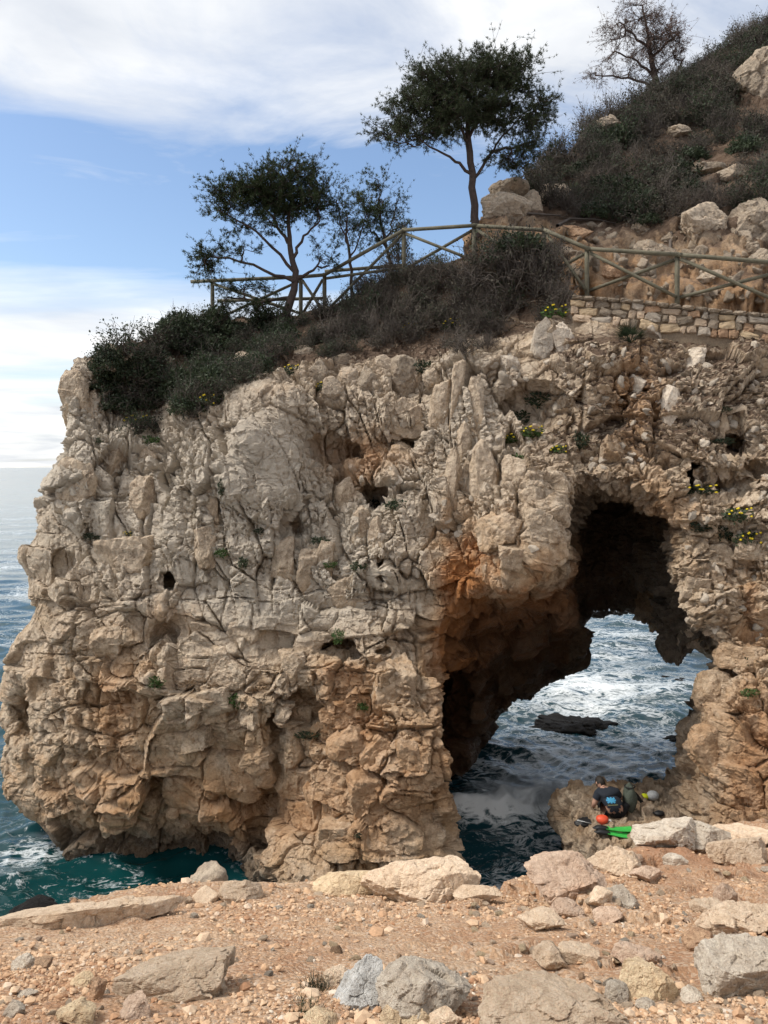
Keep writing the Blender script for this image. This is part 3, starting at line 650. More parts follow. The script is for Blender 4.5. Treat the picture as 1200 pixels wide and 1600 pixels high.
# boulders lying on the near ground: column, row of the centre, width and height in the photo, stone, label
NEAR = [
 (120,1430,310,52,'tan_rock','long pale slab forming the seaward lip of the gravel ground',0.0,(0,0,0.42)),
 (372,1392,62,40,'tan_rock','pale tan block perched on the gravel rim beside the brown boulder',0.05,None),
 (322,1398,40,26,'tan_rock','small cream stone on the gravel rim between two bigger blocks',0.05,None),
 (272,1524,200,80,'tan_rock','long half-buried tan boulder with an ochre front in the gravel',0.1,(0,0.06,0.1)),
 (148,1543,32,46,'orange_rock','upright orange stone standing in red earth beside the buried boulder',0.0,None),
 (212,1572,44,44,'pink_rock','reddish squared block leaning against the foot of the buried boulder',0.0,None),
 (118,1580,62,44,'yellow_rock','tan pyramid-shaped stone with a dark underside in red earth',0.0,None),
 (35,1503,34,34,'grey_rock','pale rounded stone beside the flat red stone',0.3,None),
 (66,1506,32,18,'orange_rock','flat brick-red stone lying in the gravel',0.1,None),
 (18,1575,34,34,'grey_rock','pale grey-green stone with smooth top among red earth stones',0.3,None),
 (38,1552,30,14,'grey_rock','thin flat pale stone lying in red earth',0.1,None),
 (127,1533,32,24,'yellow_rock','small ochre cobble next to the upright orange stone',0.3,None),
 (540,1384,132,42,'yellow_rock','low rounded yellow-tan boulder at the gravel rim before the cliff pillar',0.3,(0,0,0.1)),
 (668,1378,172,78,'tan_rock','pale peaked boulder rising from the gravel rim beside the arch water',0.15,(0,0,0.0)),
 (752,1396,74,26,'tan_rock','low crumbly tan rock at the rim below the arch water',0.05,None),
 (568,1542,92,84,'white_rock','angular blue-white boulder leaning on the grey-beige boulder',0.0,(0.1,0.1,0.6)),
 (668,1548,142,104,'grey_rock','big grey-beige boulder beside the blue-white boulder',0.12,(0,0.0,0.3)),
 (618,1588,46,30,'yellow_rock','yellowish cobble in front of the grey-beige boulder, left of its pile',0.1,None),
 (652,1590,44,30,'yellow_rock','honey-coloured cobble in the small pile before the grey-beige boulder',0.1,None),
 (690,1592,50,30,'tan_rock','brownish cobble in the small pile before the grey-beige boulder',0.05,None),
 (500,1592,56,28,'yellow_rock','pale cream stone near the grass tuft and blue-white boulder',0.2,None),
 (520,1528,46,30,'tan_rock','flat pinkish-tan stone behind the grass tuft',0.05,None),
 (862,1588,236,92,'tan_rock','large flat tan slab with pale veins embedded in the ground',0.1,(0,0,0.2)),
 (1020,1535,110,66,'yellow_rock','flat yellow slab beside the large veined slab',0.1,None),
 (1082,1552,38,30,'grey_rock','grey cobble at the corner of the yellow slab',0.3,None),
 (968,1552,44,34,'grey_rock','rounded grey cobble between the veined slab and the yellow slab',0.35,None),
 (1012,1572,34,26,'grey_rock','dark grey-tan cobble in front of the yellow slab',0.1,None),
 (1172,1502,120,128,'grey_rock','pale grey rough boulder standing on red earth',0.15,(0.1,0.15,0.2)),
 (1165,1440,150,56,'tan_rock','broad smooth tan rock behind the pale grey boulder',0.3,None),
 (892,1376,140,70,'pink_rock','big pink and orange streaked boulder at the rim above the arch water',0.05,(0,0,0.1)),
 (975,1342,84,70,'tan_rock','upright tan boulder between the pink boulder and the ledge below',0.1,None),
 (1056,1300,100,64,'grey_rock','round-topped grey-tan boulder on the rim in front of the diving gear',0.25,None),
 (1100,1306,96,46,'grey_rock','weathered grey boulder on the rim at the foot of the right pier',0.15,None),
 (1165,1306,120,36,'tan_rock','long flat pale ledge rock on the upper rim',0.1,(0,0,0)),
 (1165,1330,110,40,'tan_rock','tan rock with an orange end in red earth on the upper slope',0.15,None),
 (975,1402,62,42,'grey_rock','pale cream block in the middle of the stony slope',0.0,None),
 (1010,1366,52,26,'pink_rock','low brown stone with dark base on the red earth slope',0.0,None),
 (1135,1398,34,46,'pink_rock','pointed brown stone with one dark broken side on the slope',0.0,None),
 (1108,1416,44,24,'tan_rock','wedge-shaped tan stone beside the pointed brown stone',0.0,None),
 (888,1420,62,28,'pink_rock','smooth pinkish stone flush with the gravel below the pink boulder',0.3,None),
 (850,1440,66,34,'tan_rock','crumbly tan stone with an orange hollow in the stony slope',0.0,None),
 (955,1432,44,26,'pink_rock','flat rose-tan stone in the middle of the stony slope',0.1,None),
 (1000,1496,72,40,'pink_rock','rosy half-buried stone on red earth behind the yellow slab',0.2,None),
 (1100,1470,46,36,'orange_rock','orange-tan stone behind the pale grey boulder',0.1,None),
 (862,1498,60,40,'tan_rock','jagged tan rock of the broken ridge behind the veined slab',0.0,None),
 (912,1492,64,36,'tan_rock','knobbly tan rock of the broken ridge behind the yellow slab',0.0,None),
 (940,1402,40,30,'tan_rock','small buff stone touching the pale cream block',0.05,None),
 (1055,1345,36,20,'grey_rock','small flat grey stone in red earth near the rim',0.2,None),
]
def place_near(px, py, w, h, mk, label, rnd, rot, i):
    hit, nn = cast(ground, px, min(py + h * 0.36, 1640))
    if hit is None: return None
    y = hit.y; s = y / FPX
    wx, hz = w * s * 0.5, h * s * 0.43
    me = rock_mesh(300 + i, (wx * 1.12, min(wx, hz * 1.9) * 1.0, hz * 1.15), 6 if w > 84 else 5 if w > 40 else 4, 12, 1.0, rnd, smooth=False)
    o = link('boulder' if w > 80 else 'stone', me, MAT[mk])
    o.location = (hit.x, hit.y + min(wx, hz * 1.9) * 0.45, hit.z + hz * 0.24)
    o.rotation_euler = rot if rot is not None else (rot_of(i, 0.12)[0], rot_of(i, 0.12)[1], rot_of(i, 0.5)[2] * 0.12)
    tag(o, label, 'boulder' if w > 80 else 'stone', 'stones and boulders on the near ground'); return o
for i, (px, py, w, h, mk, lab_, rnd, rot) in enumerate(NEAR): place_near(px, py, w, h, mk, lab_, rnd, rot, i)
# two boulders below the rim, towards the water
for (px, py, y, w, h, mk, lab_) in [(324,1390,6.0,60,50,'boulder','brown shaded boulder wedged below the gravel rim above the water'),
                                    (50,1434,5.2,70,36,'wet_rock','dark brown rock below the seaward slab next to the water')]:
    c = W(px, py, y); s = y / FPX
    hit, _ = drop(ground, c[0], c[1]); zb = hit.z if hit else c[2]
    hz = h * s * 0.55
    o = link('boulder', rock_mesh(int(px) + 900, (w * s * 0.55, w * s * 0.55, hz), 4, 12), MAT[mk])
    o.location = (c[0], c[1] + 0.1, c[2]); tag(o, lab_, 'boulder')
# loose hand-sized stones
stone_var = [rock_mesh(1200 + i, (1, 0.85, 0.62), 4, 11, 1.0, 0.1 if i % 3 else 0.3) for i in range(8)]
GRP = {'tan_rock': 'small tan stone lying loose among the gravel', 'grey_rock': 'small pale grey stone lying loose among the gravel', 'yellow_rock': 'small ochre stone lying loose among the gravel', 'orange_rock': 'small rust-orange stone lying loose among the gravel', 'pink_rock': 'small pinkish-brown stone lying loose among the gravel'}
vm = {}
for mk in GRP:
    for i, me in enumerate(stone_var):
        c = me.copy(); c.materials.clear(); c.materials.append(MAT[mk]); vm[mk, i] = c
def beside(px, py, marks):
    """the landmark a small thing lies nearest to"""
    return min(marks, key=lambda m_: (m_[0] - px) ** 2 + ((m_[1] - py) * 1.4) ** 2)[2]
NEARM = [(130,1430,'near the seaward slab'),(345,1400,'behind the gravel rim blocks'),(270,1520,'beside the long half-buried boulder'),(150,1550,'beside the upright orange stone'),(40,1520,'around the flat red stone'),(60,1590,'below the thin flat stone'),(440,1440,'on open gravel before the cliff pillar'),(600,1420,'on gravel before the peaked boulder'),(540,1500,'behind the blue-white boulder'),(400,1570,'on gravel left of the grass tuft'),(500,1575,'near the grass tuft'),(668,1500,'behind the grey-beige boulder'),(740,1570,'between the grey-beige boulder and veined slab'),(780,1440,'on gravel below the arch water rim'),(870,1510,'in the broken ridge behind the veined slab'),(880,1410,'below the pink streaked boulder'),(950,1560,'at the end of the veined slab'),(1020,1580,'in front of the yellow slab'),(1000,1470,'behind the rosy half-buried stone'),(975,1420,'around the pale cream block'),(1010,1370,'around the low brown stone'),(1120,1400,'beside the pointed brown stone'),(1100,1340,'on red earth below the upper rim'),(1080,1500,'on red earth beside the pale grey boulder'),(1165,1580,'in front of the pale grey boulder'),(1180,1400,'behind the broad smooth tan rock')]
rs = random.Random(5); cnt = 0
while cnt < 230:
    right = rs.random() < 0.66
    px = rs.uniform(720, 1215) if right else rs.uniform(-10, 760); py = rs.uniform(1330 if px > 950 else 1395, 1610)
    if not right and rs.random() < 0.45 and py < 1480: continue
    hit, nn = cast(ground, px, py)
    if hit is None or hit.y > np.interp(hit.x, ex, ey) - 0.03: continue
    mk = rs.choices(list(GRP), (5, 3, 2, 1.2, 2))[0]
    s = hit.y / FPX * rs.uniform(9, 17) * 0.5 * (1.25 if rs.random() < 0.2 else 1)
    o = bpy.data.objects.new('stone', vm[mk, rs.randrange(8)]); COL.objects.link(o)
    o.location = hit + Vector((0, 0, s * 0.22)); o.scale = (s * rs.uniform(0.9, 1.3), s * rs.uniform(0.8, 1.1), s * rs.uniform(0.6, 1.1))
    o.rotation_euler = (rs.uniform(-.3, .3), rs.uniform(-.3, .3), rs.uniform(0, 6.28))
    tag(o, GRP[mk].split(' lying')[0].replace('small', 'small flat' if o.scale.z < s * .78 else 'small') + ' lying loose ' + beside(px, py, NEARM), 'stone', 'loose stones among the gravel'); cnt += 1
# gravel nobody could count
def gravel_mesh(name, pos, size, seed, tints):
    r_ = np.random.default_rng(seed); d, f = ico(1); n = len(pos); k = len(d)
    d12 = d[:12] if False else d
    sc = r_.uniform(0.58, 1.18, (n, k, 1)) * np.stack([r_.uniform(0.8, 1.25, n), r_.uniform(0.7, 1.1, n), r_.uniform(0.45, 0.85, n)], 1)[:, None, :]
    a = r_.uniform(0, 6.28, n); p = d[None] * sc * size[:, None, None]
    x = p[..., 0] * np.cos(a)[:, None] - p[..., 1] * np.sin(a)[:, None]; y = p[..., 0] * np.sin(a)[:, None] + p[..., 1] * np.cos(a)[:, None]
    v = np.stack([x, y, p[..., 2]], -1) + pos[:, None, :]
    F = (f[None] + (np.arange(n) * k)[:, None, None]).reshape(-1, 3)
    me = mesh_np(name, v.reshape(-1, 3), F, False); attr(me, 'tint', np.repeat(tints, k)); return me
_v20 = None
bm = bmesh.new(); bmesh.ops.create_icosphere(bm, subdivisions=1, radius=1.0)
_ICO[1] = (np.array([x.co[:] for x in bm.verts]), np.array([[x.index for x in p.verts] for p in bm.faces])); bm.free()
m, t, b = new_mat('gravel')
tint = ATT(t, 'tint')
gcol = RAMP(t, tint, [(0.0, (0.36, 0.20, 0.115)), (0.25, (0.46, 0.29, 0.175)), (0.5, (0.52, 0.355, 0.225)), (0.75, (0.57, 0.42, 0.29)), (0.88, (0.50, 0.42, 0.34)), (1.0, (0.64, 0.55, 0.44))])
gn = NOISE(t, N(t, 'ShaderNodeTexCoord').outputs['Object'], 90, 4, 0.6)
t.links.new(MIX(t, 0.5, gcol, RAMP(t, gn, [(0.25, G(0.3)), (0.5, G(0.5)), (0.75, G(0.72))]), 'OVERLAY'), b.inputs['Base Color']); b.inputs['Roughness'].default_value = 0.95; b.inputs['Specular IOR Level'].default_value = 0.15
MAT['gravel'] = m
n = 60000
gpx = rng.uniform(-40, 1240, n); gpy = 1280 + 350 * rng.uniform(0, 1, n) ** 0.9
zc = np.interp(gpy, [1280, 1600], [8.2, 2.2])
# fall onto the ground sheet: solve the sight line against the slope profile
yy_ = np.linspace(1.6, 8.6, 400); rowp = HOR + (CAM_Z - np.interp(yy_, gpts[:, 0], gpts[:, 1])) / yy_ * FPX
gy_ = np.interp(gpy, rowp[::-1], yy_[::-1]); gxx = (gpx - 600) / FPX * gy_
dens = 0.42 + 1.5 * fbm(np.stack([gxx * 1.4, gy_ * 1.4, 0 * gxx], 1), 3, 70)
keep = (gy_ < np.interp(gxx, ex, ey) + 0.02) & (rng.uniform(0, 1, n) < np.clip(dens, 0.06, 1)); gxx, gy_ = gxx[keep], gy_[keep]
gi = np.clip(((gxx - ux[0]) / 0.03 + 0.5).astype(int), 0, len(ux) - 1); gj = np.clip(((gy_ - uy[0]) / 0.03 + 0.5).astype(int), 0, len(uy) - 1)
gs = np.exp(rng.normal(-5.35, 0.62, len(gxx))) * (0.6 + 0.16 * gy_)
me = gravel_mesh('gravel', np.stack([gxx, gy_, GZ[gi, gj] + gs * 0.15], 1), gs, 8, np.clip(rng.normal(0.46, 0.22, len(gxx)) - 0.25 * redm[gi, gj], 0, 1))
gv = link('gravel', me, MAT['gravel']); tag(gv, 'tan gravel strewn over the near ground', 'gravel', kind='stuff')
print('gravel', len(gxx), round(time.time() - T0, 1))

# ------------------------------------------------------------------ blocks standing out of the cliff (parts of it) and boulders resting on it
def on_cliff(px, py): return cast(cliff, px, py)
BLOCKS = [(765,755,40,104,.05),(735,772,24,92,.05),(802,752,38,78,0),(834,792,48,62,-.05),(786,834,70,62,0),(850,824,48,64,0),(820,874,70,50,0),(775,885,50,50,0),(551,742,30,62,.1),(543,782,30,52,0),(565,836,32,64,0),(586,842,22,62,-.1),
 (592,718,50,50,.2),(622,716,40,44,0),(628,655,66,62,0),(690,642,24,112,.12),(716,622,24,124,.1),(745,642,28,104,.1),(702,762,26,94,.08),(722,700,22,80,.08),(190,890,96,90,0),(165,1008,48,50,0),(345,1042,66,54,0),(410,1045,60,52,0),(460,1040,50,50,0),(320,985,50,40,0),(380,985,56,42,0),(545,932,56,66,0),
 (622,1092,92,112,0),(548,1176,58,52,.1),(592,1178,44,60,.5),(642,1194,42,62,-.1),(580,1252,60,76,0),(535,1128,34,46,0),(516,1120,30,40,0),(640,1140,50,40,0),(500,1260,40,60,0),(520,1310,60,50,0),(600,1330,70,50,0),(672,1310,50,60,0),(430,1265,36,52,.1),(370,1140,60,40,.2),(330,1100,56,44,0),(460,1120,48,36,0),(300,1160,50,50,0),(390,1210,60,50,0),
 (110,620,44,80,.05),(140,650,36,70,.1),(170,720,40,90,.15),(110,760,60,90,.05),(215,790,44,70,.1),(225,730,36,70,.2),(320,860,44,70,0),(480,900,40,80,0),(440,880,34,70,0),(515,880,30,60,0),(330,780,30,100,.1),
 (1100,1000,60,50,0),(1130,960,40,40,0),(1165,1030,60,60,0),(1125,1090,50,60,0),(1130,1180,80,80,0),(1180,1150,60,60,0),(1120,870,50,50,0),(1150,900,44,36,0),(1090,920,44,50,0),(1180,860,50,44,0)]
mats_c = ['cliff']
for i, (px, py, w, h, lean_) in enumerate(BLOCKS):
    hit, nn = on_cliff(px, py)
    if hit is None or hit.y > 19: continue
    s = hit.y / FPX; dpt = min(w, h) * s * 0.6
    mme = rock_mesh(2000 + i, (w * s * 0.64, dpt, h * s * 0.62), 5, 9, 1.0, 0.0, boxy=0.12, smooth=False)
    mme.materials.append(MAT['cliff'])
    c = hit + Vector((0, dpt * 0.72, 0)); vv_ = verts_of(mme) + np.array(c)   # same colouring as the rock it belongs to
    j = np.argmin(((CL_CO[::7] - np.array(hit)) ** 2).sum(1)); attr(mme, 'orange', np.full(len(vv_), CL_OR[::7][j])); attr(mme, 'soil', np.zeros(len(vv_)))
    set_verts(mme, vv_ - np.array(hit))
    o = bpy.data.objects.new('rock_block', mme); COL.objects.link(o); o.parent = cliff
    o.location = hit; o.rotation_euler = (random.uniform(-.15, .1), lean_ + random.uniform(-.12, .12), random.uniform(-.3, .3))
svar = [rock_mesh(2100 + i, (1, 0.9, 0.8), 4, 10, 1.0, 0.05) for i in range(8)]
for mme in svar: mme.materials.append(MAT['grey_rock'])
rs = random.Random(12); k = 0
while k < 190:
    if k < 130: px, py = rs.uniform(865, 1215), rs.uniform(530, 1000)
    else: px, py = rs.uniform(480, 860), rs.uniform(560, 900)
    hit, nn = on_cliff(px, py)
    if hit is None or hit.y > 18 or (850 < px < 1060 and 740 < py) : continue
    s = hit.y / FPX * rs.uniform(7, 17) * 0.6
    o = bpy.data.objects.new('rubble_stone', svar[k % 8]); COL.objects.link(o); o.parent = cliff
    o.location = hit + Vector((0, s * 0.35, 0)); o.scale = (s * rs.uniform(.7, 1.3), s * rs.uniform(.7, 1.1), s * rs.uniform(.6, 1.2)); o.rotation_euler = rot_of(k * 7 + 1, 1.2); k += 1
RIM = [(900,490,48,52,'grey_rock','pale grey boulder at the end of the dry stone wall, tipped over the slope',0.2),
 (845,532,34,64,'grey_rock','tall tongue-shaped grey rock below the end of the stone wall',0.25),(880,532,36,68,'grey_rock','narrow upright grey rock under the tipped pale boulder',0.2),
 (795,568,46,48,'grey_rock','rounded grey boulder sitting in a hollow of the slope',0.3),(1030,520,58,54,'grey_rock','blocky pale boulder beside the dwarf palm',0.1),
 (1085,562,46,44,'grey_rock','squat boulder with a white face on the earth below the stone wall',0.0),(748,542,22,44,'boulder','slender pale rock standing up from the slope edge',0.0),
 (1082,518,40,22,'grey_rock','flat grey boulder against the foot of the stone wall',0.3),(1000,602,26,32,'grey_rock','small forked pale rock over the arch',0.0),
 (428,552,42,34,'boulder','grey boulder on the earth slope under the leaning pine',0.3),(382,572,40,42,'boulder','weathered boulder at the edge of the dark green shrubs',0.2),
 (240,520,54,40,'boulder','round brown boulder rising out of the dark shrubs',0.35),(250,566,44,34,'boulder','brown boulder half covered by the dark shrubs',0.35),(470,552,34,22,'boulder','flat pale rock on the earth slope beside the leaning pine',0.1),
 (492,585,34,40,'boulder','leaning rim boulder at the top of the smooth slab',0.25),(536,566,36,30,'boulder','rounded rim boulder under the brown earth slope',0.35),(544,594,30,42,'boulder','egg-shaped rim boulder with rust below it',0.35),
 (600,572,34,30,'boulder','small capped rim boulder above the hollows',0.25),(628,600,62,74,'boulder','broad pale rim block above the hollows',0.1),(576,602,34,44,'boulder','knobbly rim boulder between two broader blocks',0.25),
 (516,612,30,40,'boulder','narrow rim boulder beside the smooth slab',0.2),(676,588,30,38,'boulder','split rim boulder next to the upright splinters',0.1),(1045,640,36,60,'grey_rock','leaning white-streaked rock on the slope right of the red earth',0.0)]
for i, (px, py, w, h, mk, lab_, rnd) in enumerate(RIM):
    hit, nn = on_cliff(px, py)
    if hit is None: continue
    s = hit.y / FPX
    o = link('boulder', rock_mesh(2300 + i, (w * s * .58, min(w, h) * s * .55, h * s * .58), 5, 11, 1.0, rnd, smooth=False), MAT[mk])
    o.location = hit + Vector((0, min(w, h) * s * .2, 0)); o.rotation_euler = (0, random.uniform(-.12, .12), random.uniform(-.2, .2))
    tag(o, lab_, 'boulder', 'boulders on the cliff slope')
HB = [(792,294,58,42,21.6,'boulder','dome-shaped boulder capping the stack behind the tall pine',0.3),(792,334,84,56,21.4,'boulder','broad tan boulder under the dome-shaped one behind the tall pine',0.2),
 (866,316,66,60,21.5,'boulder','big fractured tan boulder at the foot of the scrub hill',0.15),(832,325,34,50,21.6,'boulder','narrow cracked boulder between two bigger ones at the hill foot',0.15),
 (1100,352,96,62,19.6,'boulder','crusty outcrop over the path bank',0.0),(1190,345,80,80,19.0,'boulder','rough outcrop of rubble above the path bank',0.0),(1102,272,48,24,22,'boulder','flat outcrop showing through the hillside scrub',0.2),(1148,282,60,30,22,'boulder','pale outcrop showing through the scrub beside the flat one',0.2),
 (1185,130,70,80,25.5,'boulder','large bare crag high on the scrub hill',0.1),(1060,212,30,18,25,'boulder','small pale rock in the middle of the hillside scrub',0.2),(950,205,50,26,26,'boulder','low rock hidden by grey scrub near the ridge',0.3),
 (900,365,50,30,20.4,'orange_rock','rust-stained rock at the path bank',0.1),(1010,360,46,22,20,'boulder','flat tan rock in the red bank over the path',0.1),(1175,385,30,30,18.9,'boulder','white rock perched on the bank above the fence',0.1),(1185,408,40,34,18.8,'boulder','pale block below the white perched rock',0.05),(1020,395,60,40,19.6,'boulder','blocky rock behind the fence braces',0.05),(955,420,40,26,19.3,'orange_rock','reddish rock low behind the fence',0.1),(1110,430,50,30,18.9,'boulder','low rock behind the fence where the braces cross',0.1),(880,398,60,40,19.9,'boulder','ochre rock face beside the draped shrub',0.0)]
for i, (px, py, w, h, y, mk, lab_, rnd) in enumerate(HB):
    c = W(px, py, y); s = y / FPX
    hit, _ = cast(hill, px, py)
    if hit is not None: c = np.array(hit); s = c[1] / FPX
    o = link('boulder', rock_mesh(2400 + i, (w * s * .6, min(w, h) * s * .65, h * s * .6), 5, 11, 1.0, rnd, smooth=False), MAT[mk])
    o.location = Vector(c) + Vector((0, min(w, h) * s * (.3 if py > 290 else -.1), .15 * (py < 290))); o.rotation_euler = (0, 0, random.uniform(-.3, .3)); tag(o, lab_, 'boulder', 'boulders on the hill')
svar2 = [x.copy() for x in svar]
for mme in svar2: mme.materials.clear(); mme.materials.append(MAT['boulder'])
k = 0
while k < 150:
    px, py = rs.uniform(870, 1215), rs.uniform(320, 470); hit, nn = cast(hill, px, py)
    if hit is None or py < 330 + (px < 1050) * 20: k += 1; continue
    s = hit.y / FPX * rs.choice((7, 9, 11, 14, 18, 24)) * .6
    o = bpy.data.objects.new('bank_stone', svar2[k % 8]); COL.objects.link(o); o.parent = hill
    o.location = hit + Vector((0, s * .35, 0)); o.scale = (s * rs.uniform(.8, 1.3), s, s * rs.uniform(.6, 1.1)); o.rotation_euler = rot_of(k * 5 + 2, 1.0); k += 1

# ------------------------------------------------------------------ rocks awash beyond the arch
for i, (px, py, w, h, lab_) in enumerate([(905,1124,108,40,'flat black wet rock awash in foam beyond the arch'),(1062,1058,60,26,'dark rock awash close to the far side of the right pier'),(1058,1082,50,14,'low dark reef strip in the foam beside the right pier'),(1048,1150,26,20,'small dark rock breaking the foam inside the arch')]):
    y = CAM_Z * FPX / (py + h * .35 - HOR); c = W(px, py + h * .35, y); s = y / FPX
    o = link('sea_rock', rock_mesh(2500 + i, (w * s * .55, w * s * .6, h * s * .34), 5, 12, 3.0), MAT['wet_rock']); o.location = (c[0], c[1], 0.0); tag(o, lab_, 'rock')

# ------------------------------------------------------------------ stone retaining wall under the path fence
def tube(pts, rad, sides=8, cap=True):
    pts = np.asarray(pts, float); n = len(pts); rad = np.broadcast_to(np.asarray(rad, float), (n,))
    tan = np.gradient(pts, axis=0); tan /= np.linalg.norm(tan, axis=1)[:, None] + 1e-9
    ref = np.array([0.0, 1.0, 0.0]) if abs(tan[0][1]) < 0.9 else np.array([1.0, 0, 0])
    u = np.cross(tan, ref); u /= np.linalg.norm(u, axis=1)[:, None] + 1e-9; w = np.cross(tan, u)
    a = np.arange(sides) / sides * 2 * math.pi
    v = pts[:, None] + rad[:, None, None] * (np.cos(a)[None, :, None] * u[:, None] + np.sin(a)[None, :, None] * w[:, None])
    v = v.reshape(-1, 3); f = []
    for i in range(n - 1):
        for j in range(sides):
            k = (j + 1) % sides; f.append((i * sides + j, i * sides + k, (i + 1) * sides + k, (i + 1) * sides + j))
    if cap:
        v = np.concatenate([v, pts[:1], pts[-1:]]); c0, c1 = n * sides, n * sides + 1
        for j in range(sides):
            k = (j + 1) % sides; f.append((c0, k, j, j)); f.append((c1, (n - 1) * sides + j, (n - 1) * sides + k, (n - 1) * sides + k))
    return v, f
def mesh_any(name, v, f, smooth=True):
    me = bpy.data.meshes.new(name); me.from_pydata([tuple(x) for x in v], [], [tuple(dict.fromkeys(x)) for x in f])
    me.polygons.foreach_set('use_smooth', np.full(len(me.polygons), smooth)); return me
wt = [W(898,461,17.35), W(1000,468,16.95), W(1058,475,16.75), W(1130,483,16.5), W(1215,491,16.2), W(1300,500,15.9)]
wall = empty('stone_wall', tuple(wt[2])); tag(wall, 'dry-laid retaining wall of ochre and grey stones under the path fence', 'wall')
def wp(u):                                   # point of the wall's top front line, u in metres along it
    P_ = np.array(wt); seg = np.linalg.norm(np.diff(P_[:, :2], axis=0), axis=1); s = np.concatenate([[0], np.cumsum(seg)])
    return np.array([np.interp(u, s, P_[:, k]) for k in range(3)]), s[-1]
_, wl = wp(0); wo_ = Vector(wall.location)
core = []; cf = []
for i in range(25):
    p_, _ = wp(wl * i / 24)
    core += [p_ + (0, 0.06, -0.05), p_ + (0, 0.55, -0.05), p_ + (0, 0.55, -0.9), p_ + (0, 0.06, -0.9)]
for i in range(24):
    for j in range(4): a_, b2 = i * 4 + j, i * 4 + (j + 1) % 4; cf.append((a_, b2, b2 + 4, a_ + 4))
MAT['mortar'] = flat_mat('wall_mortar', (0.30, 0.235, 0.165), 0.95, (0.20, 0.15, 0.10), 30)
link('mortar', mesh_any('mortar', [Vector(x) - wo_ for x in core], cf, False), MAT['mortar'], wall)
wvar = {}
for mk in ('yellow_rock', 'boulder', 'grey_rock', 'orange_rock', 'tan_rock'):
    wvar[mk] = []
    for i in range(5):
        d_, f_ = ico(4); c_ = d_ / np.abs(d_).max(1)[:, None]; q_ = (c_ + i * 5.1 + len(mk)).astype(np.float32); fa, _ = facets(q_, 0.9, 40 + i, 1, 1, .2, .1)
        sk = np.array([1 + .16 * d_[:, 2] * (i - 2) / 2, 1 + 0 * d_[:, 0], 1 + .2 * d_[:, 0] * ((i * 2) % 5 - 2) / 2]).T
        wvar[mk].append(mesh_np('wall_stone', (c_ * .72 + d_ * .28) * sk * (1 + .10 * fa + .04 * fbm(q_ * 3, 2, i))[:, None] * .98, f_, False))
    for x in wvar[mk]: x.materials.append(MAT[mk])
rs = random.Random(3)
z_ = 0.10
for row, hh in enumerate((0.15, 0.19, 0.20)):
    u = rs.uniform(-0.1, 0.0)
    while u < wl - 0.15:
        ww = rs.choice((.13, .18, .22, .28, .36, .44)); p_, _ = wp(u + ww / 2)
        mk = rs.choices(('yellow_rock', 'boulder', 'grey_rock', 'orange_rock', 'tan_rock'), (3, 3, 2, 1.5, 3))[0]
        o = bpy.data.objects.new('wall_stone', rs.choice(wvar[mk])); COL.objects.link(o); o.parent = wall
        o.location = Vector(p_ + (0, 0.13, -z_ - hh / 2)) - wo_; hs_ = rs.uniform(.8, 1.2); o.scale = (ww * 0.50, 0.15 * rs.uniform(.85, 1.15), hh * 0.50 * hs_); o.location.z += rs.uniform(-.02, .02); o.rotation_euler = (rs.uniform(-.1, .1), .15 + rs.uniform(-.28, .28), -0.27 + rs.uniform(-.15, .15)); u += ww + 0.004
    z_ += hh + 0.002
cop = []; 
for i in range(20):
    p_, _ = wp(wl * (i + .5) / 20); o = bpy.data.objects.new('coping_stone', wvar['boulder'][i % 4]); COL.objects.link(o); o.parent = wall
    o.location = Vector(p_ + (0, 0.26, -0.045)) - wo_; o.scale = (wl / 20 * 0.51, 0.34, 0.05); o.rotation_euler = (0, rs.uniform(-.03, .03) + 0.15, -0.27)

# ------------------------------------------------------------------ wooden path fence
m, t, b = new_mat('weathered_green_wood')
oc = N(t, 'ShaderNodeTexCoord').outputs['Object']
wn = NOISE(t, oc, 5, 5, 0.6, 1.5); wn2 = NOISE(t, oc, 40, 4, 0.6)
t.links.new(MIX(t, 0.4, RAMP(t, wn, [(0.3, (0.085, 0.078, 0.052)), (0.55, (0.135, 0.122, 0.080)), (0.75, (0.175, 0.152, 0.105))]), RAMP(t, wn2, [(0.3, G(.35)), (0.7, G(.62))]), 'OVERLAY'), b.inputs['Base Color'])
b.inputs['Roughness'].default_value = 0.8; bump(t, b, wn2, 0.5, 0.01); MAT['wood'] = m
POSTS = [(332,504,437,21.3),(470,494,431,21.0),(507,490,428,20.8),(631,424,358,20.2),(741,412,351,19.5),(850,434,358,18.75),(917,459,387,18.0),(1058,470,396,17.3),(1236,486,411,16.7)]
fb = [W(a, b_, y) for a, b_, c, y in POSTS]; ft = [W(a, c, y) for a, b_, c, y in POSTS]
fence = empty('wooden_fence', tuple(fb[6])); tag(fence, 'round-pole wooden path fence with crossed braces along the crest', 'fence'); fo = np.array(fb[6])
def pole(name, a, b_, r):
    v, f = tube([a - fo, a * .66 + b_ * .34 - fo, a * .33 + b_ * .67 - fo, b_ - fo], [r, r * .98, r * 1.02, r * .96], 10); return link(name, mesh_any(name, v, f), MAT['wood'], fence)
for i in range(len(POSTS)): pole('post', fb[i] - (0, 0, 0.35), ft[i] + (0, 0, 0.02), 0.058)
for i in range(len(POSTS) - 1):
    e = (ft[i + 1] - ft[i]) * 0.04
    pole('rail', ft[i] - e * (i == 0) * 6 + (0, -0.075, -0.05), ft[i + 1] + e + (0, -0.075 - 0.012 * (i % 2), -0.05), 0.052)
    pole('brace', ft[i] + (0.05, -0.06, -0.14), fb[i + 1] + (-0.05, -0.06, 0.08), 0.042); pole('brace', fb[i] + (0.05, 0.045, 0.08), ft[i + 1] + (-0.05, 0.045, -0.14), 0.042)
